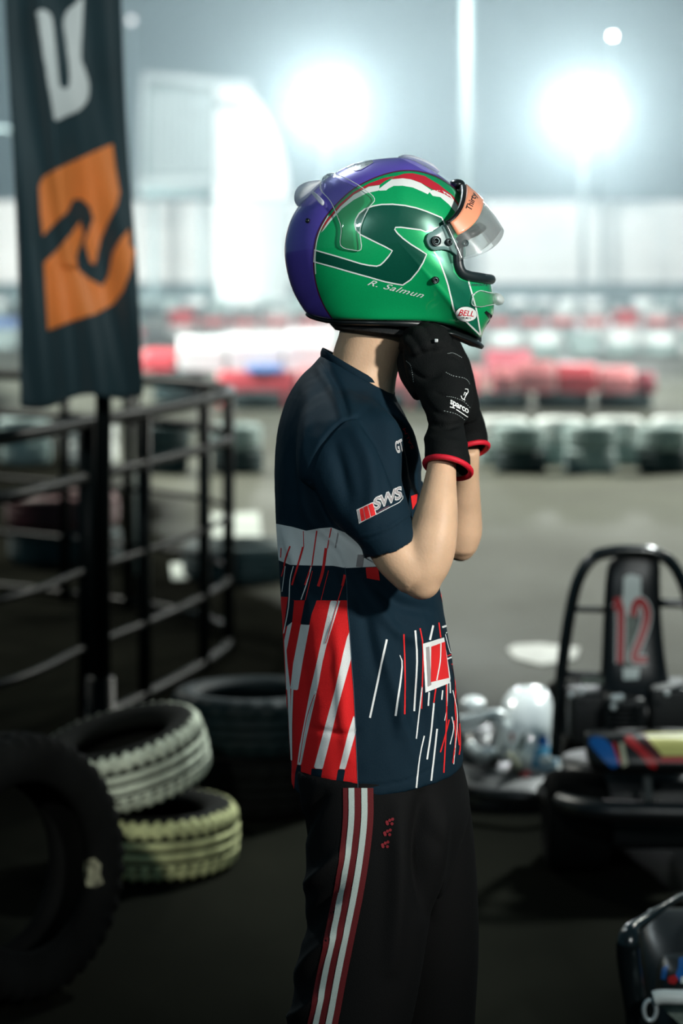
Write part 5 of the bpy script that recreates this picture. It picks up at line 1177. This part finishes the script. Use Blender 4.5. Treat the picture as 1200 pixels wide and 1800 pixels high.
def kart_white():
    Y = 7.3; r = empty('go_kart', (P(900, 0, Y).x, Y, 0))
    me = to_mesh(slabx([(922, 950, 1208, .02, .05), (903, 962, 1214, .08, .045), (886, 969, 1232, .12, .03), (876, 972, 1262, .15, .01), (874, 974, 1290, .16, 0), (888, 980, 1320, .16, -.02), (905, 986, 1350, .13, -.02), (915, 984, 1358, .08, -.02)], Y, ex=2.4))
    def f(b, bvh):
        z = lambda p: [(800+x/6, 1180+y/6) for x, y in p]; d = lambda pl, mi, off=.001: decal(b, bvh, pl, mi, off, 6)
        d([z([(870, 680), (960, 670), (985, 790), (860, 790)])], 1); d([z([(850, 810), (1000, 800), (1120, 960), (980, 1040), (800, 1010)])], 2); d([z([(880, 890), (1000, 870), (1040, 940), (1000, 1000), (880, 980)])], 0, .003)
        d([z([(690, 680), (760, 640), (740, 760), (690, 830), (650, 870), (660, 780)])], 3); d([z([(570, 650), (620, 650), (620, 720), (590, 760)])], 4)
    join_decals(me, f); link('nose_fairing', me, [m_fair, m_cblue, m_cy, mat('dark_green_grey_sticker', lin((70, 84, 80)), .4), mat('dusty_red_sticker', lin((150, 70, 60)), .5)], r, label='white domed fairing with a blue lower patch')
    for pts, rr in (([(806, 1268), (840, 1262), (872, 1256), (886, 1262)], .017), ([(806, 1285), (832, 1276), (850, 1268)], .012), ([(872, 1262), (884, 1285), (880, 1315), (892, 1335)], .018), ([(822, 1308), (836, 1322), (858, 1335)], .018)): link('steel_tube', TP(pts, Y-.1, rr), m_steel, r)
    b = bmesh.new(); bmesh.ops.create_uvsphere(b, u_segments=20, v_segments=12, radius=.02, matrix=Matrix.Translation(P(858, 1323, Y-.16)) @ Matrix.Diagonal((1.3, 1, 1, 1))); link('hub_cap', to_mesh(b), m_steel, r)
    b = bmesh.new(); lathe(b, [(.001, 0), (.036, .0), (.034, .008), (.001, .014)], 24, M=Matrix.Translation(P(832, 1236, Y)) @ Matrix.Diagonal((1, 1, .7, 1)) @ Matrix.Rotation(math.radians(35), 4, 'X'), closed=False); link('mirror', to_mesh(b), m_fair, r)  # plain white disc, its bright glint put into the colour
    link('mirror_stalk', TP([(832, 1238), (860, 1262)], Y, .008), m_dark, r)
    link('seat', to_mesh(slabx([(820, 866, 1280, .08, .12), (812, 872, 1300, .12, .1), (800, 880, 1340, .16, .1), (800, 890, 1400, .2, .1)], Y)), m_plastic_black, r)
    link('strut', TP([(893, 1325), (914, 1352)], Y-.2, .010), m_cream, r)
    b = bmesh.new(); bmesh.ops.create_uvsphere(b, u_segments=20, v_segments=12, radius=.017, matrix=Matrix.Translation(P(923, 1364, Y-.2))); link('red_cap', to_mesh(b), m_cred, r)
    link('side_pod', to_mesh(slabx([(808, 990, 1352, .12, -.1), (790, 1000, 1375, .2, -.1), (790, 1000, 1425, .2, -.1)], Y)), m_plastic_black, r)
    link('bumper', TP([(800, 1375, 7.0), (850, 1395, 6.9), (930, 1400, 6.85), (985, 1396, 6.9)], Y, .02), m_plastic_black, r)
    for x in (700, 1010): wheel(Vector((P(x, 0, 7.75).x, 7.75, .13)), .13, .14, .4, r)
    tag(r, 'go-kart with a white domed fairing and bright steel tubes beside the number 12 kart', 'go-kart')
kart_white()
def kart_front():
    Y = 4.55; z = lambda p: [(1040+x/6.92, 1540+y/6.92, *rest) for x, y, *rest in p]; r = empty('go_kart', (P(1230, 0, Y).x, Y, 0))
    link('front_bumper', TP(z([(1500, 120, 4.9), (1108, 240, 4.75), (860, 380, 4.65), (640, 540, 4.58), (500, 640, 4.53), (445, 760, 4.5), (440, 950, 4.5), (470, 1200, 4.5), (520, 1500, 4.5), (560, 1800, 4.5)]), Y, [float(np.interp(i, [0, 10, 20, 27, 45], [.005, .007, .014, .0225, .0225])) for i in range(46)], n=20), m_black_metal, r)
    link('fairing', to_mesh(slabx([(1140, 1300, 1600, .02, .25), (1122, 1330, 1640, .10, .22), (1122, 1340, 1700, .14, .18), (1126, 1350, 1800, .16, .14), (1130, 1360, 1960, .16, .14)], Y)), m_plastic_black, r)
    me = to_mesh(slabx([(1166, 1300, 1680, .02, .06), (1158, 1320, 1700, .06, .05), (1152, 1330, 1745, .08, .04)], Y))
    def f(b, bvh):
        q = lambda p: [(1040+x/6.92, 1540+y/6.92) for x, y in p]; d = lambda pl, mi, off=.001: decal(b, bvh, pl, mi, off, 6)
        d([q([(860, 1120), (930, 1080), (900, 1260), (840, 1250)])], 1); d([q([(1060, 1000), (1300, 960), (1300, 1320), (1080, 1300), (1020, 1200), (1050, 1120)])], 1); d([q([(930, 1230), (1010, 1200), (1050, 1260), (1010, 1320), (930, 1300)])], 2); d([q([(1085, 1230), (1200, 1220), (1200, 1300), (1085, 1310)])], 3, .002)
    join_decals(me, f); link('sticker_panel', me, [m_plastic_black, m_cblue, m_cred, m_cwhite], r, label='front panel with blue and red stickers')
    link('nerf_bar', TP(z([(745, 1490, 4.42), (850, 1470, 4.42), (1100, 1475, 4.42), (1600, 1480, 4.42)]), Y, .0135, n=18), mat('white_painted_tube', lin((225, 230, 225)), .3, 0, .5, .5), r)
    link('panel', to_mesh(prism([P(*p) for p in z([(800, 1560, 4.45), (1500, 1560, 4.45), (1500, 2200, 4.45), (1300, 2000, 4.45)])], (0, .03, 0))), mat('grey_green_panel', lin((110, 122, 112)), .5, 0, .4, 0, 0, 1, .6, 40), r, smooth=False)
    b = bmesh.new(); tube(b, [P(1142+11*math.cos(t), 1776+18*math.sin(t), 4.42) for t in [2*math.pi*k/24 for k in range(24)]], .004, closed=True); link('clamp_ring', to_mesh(b), m_steel, r)
    wheel(Vector((P(1262, 0, 4.7).x, 4.7, .13)), .13, .14, .2, r); wheel(Vector((P(1262, 0, 4.7).x+.9, 4.7, .13)), .13, .14, .2, r)
    link('axle', T([Vector((P(1262, 0, 4.7).x, 4.7, .13)), Vector((P(1262, 0, 4.7).x+.9, 4.7, .13))], .016), m_dark, r)
    link('chassis', T([Vector((P(1300, 0, 4.6).x, 4.6, .06)), Vector((P(1300, 0, 4.6).x, 4.6, .35)), Vector((P(1300, 0, 4.6).x+.1, 4.75, .5))], .02), m_dark, r)
    tag(r, 'black go-kart nose with a glossy bumper hoop at the lower right corner', 'go-kart')
kart_front()
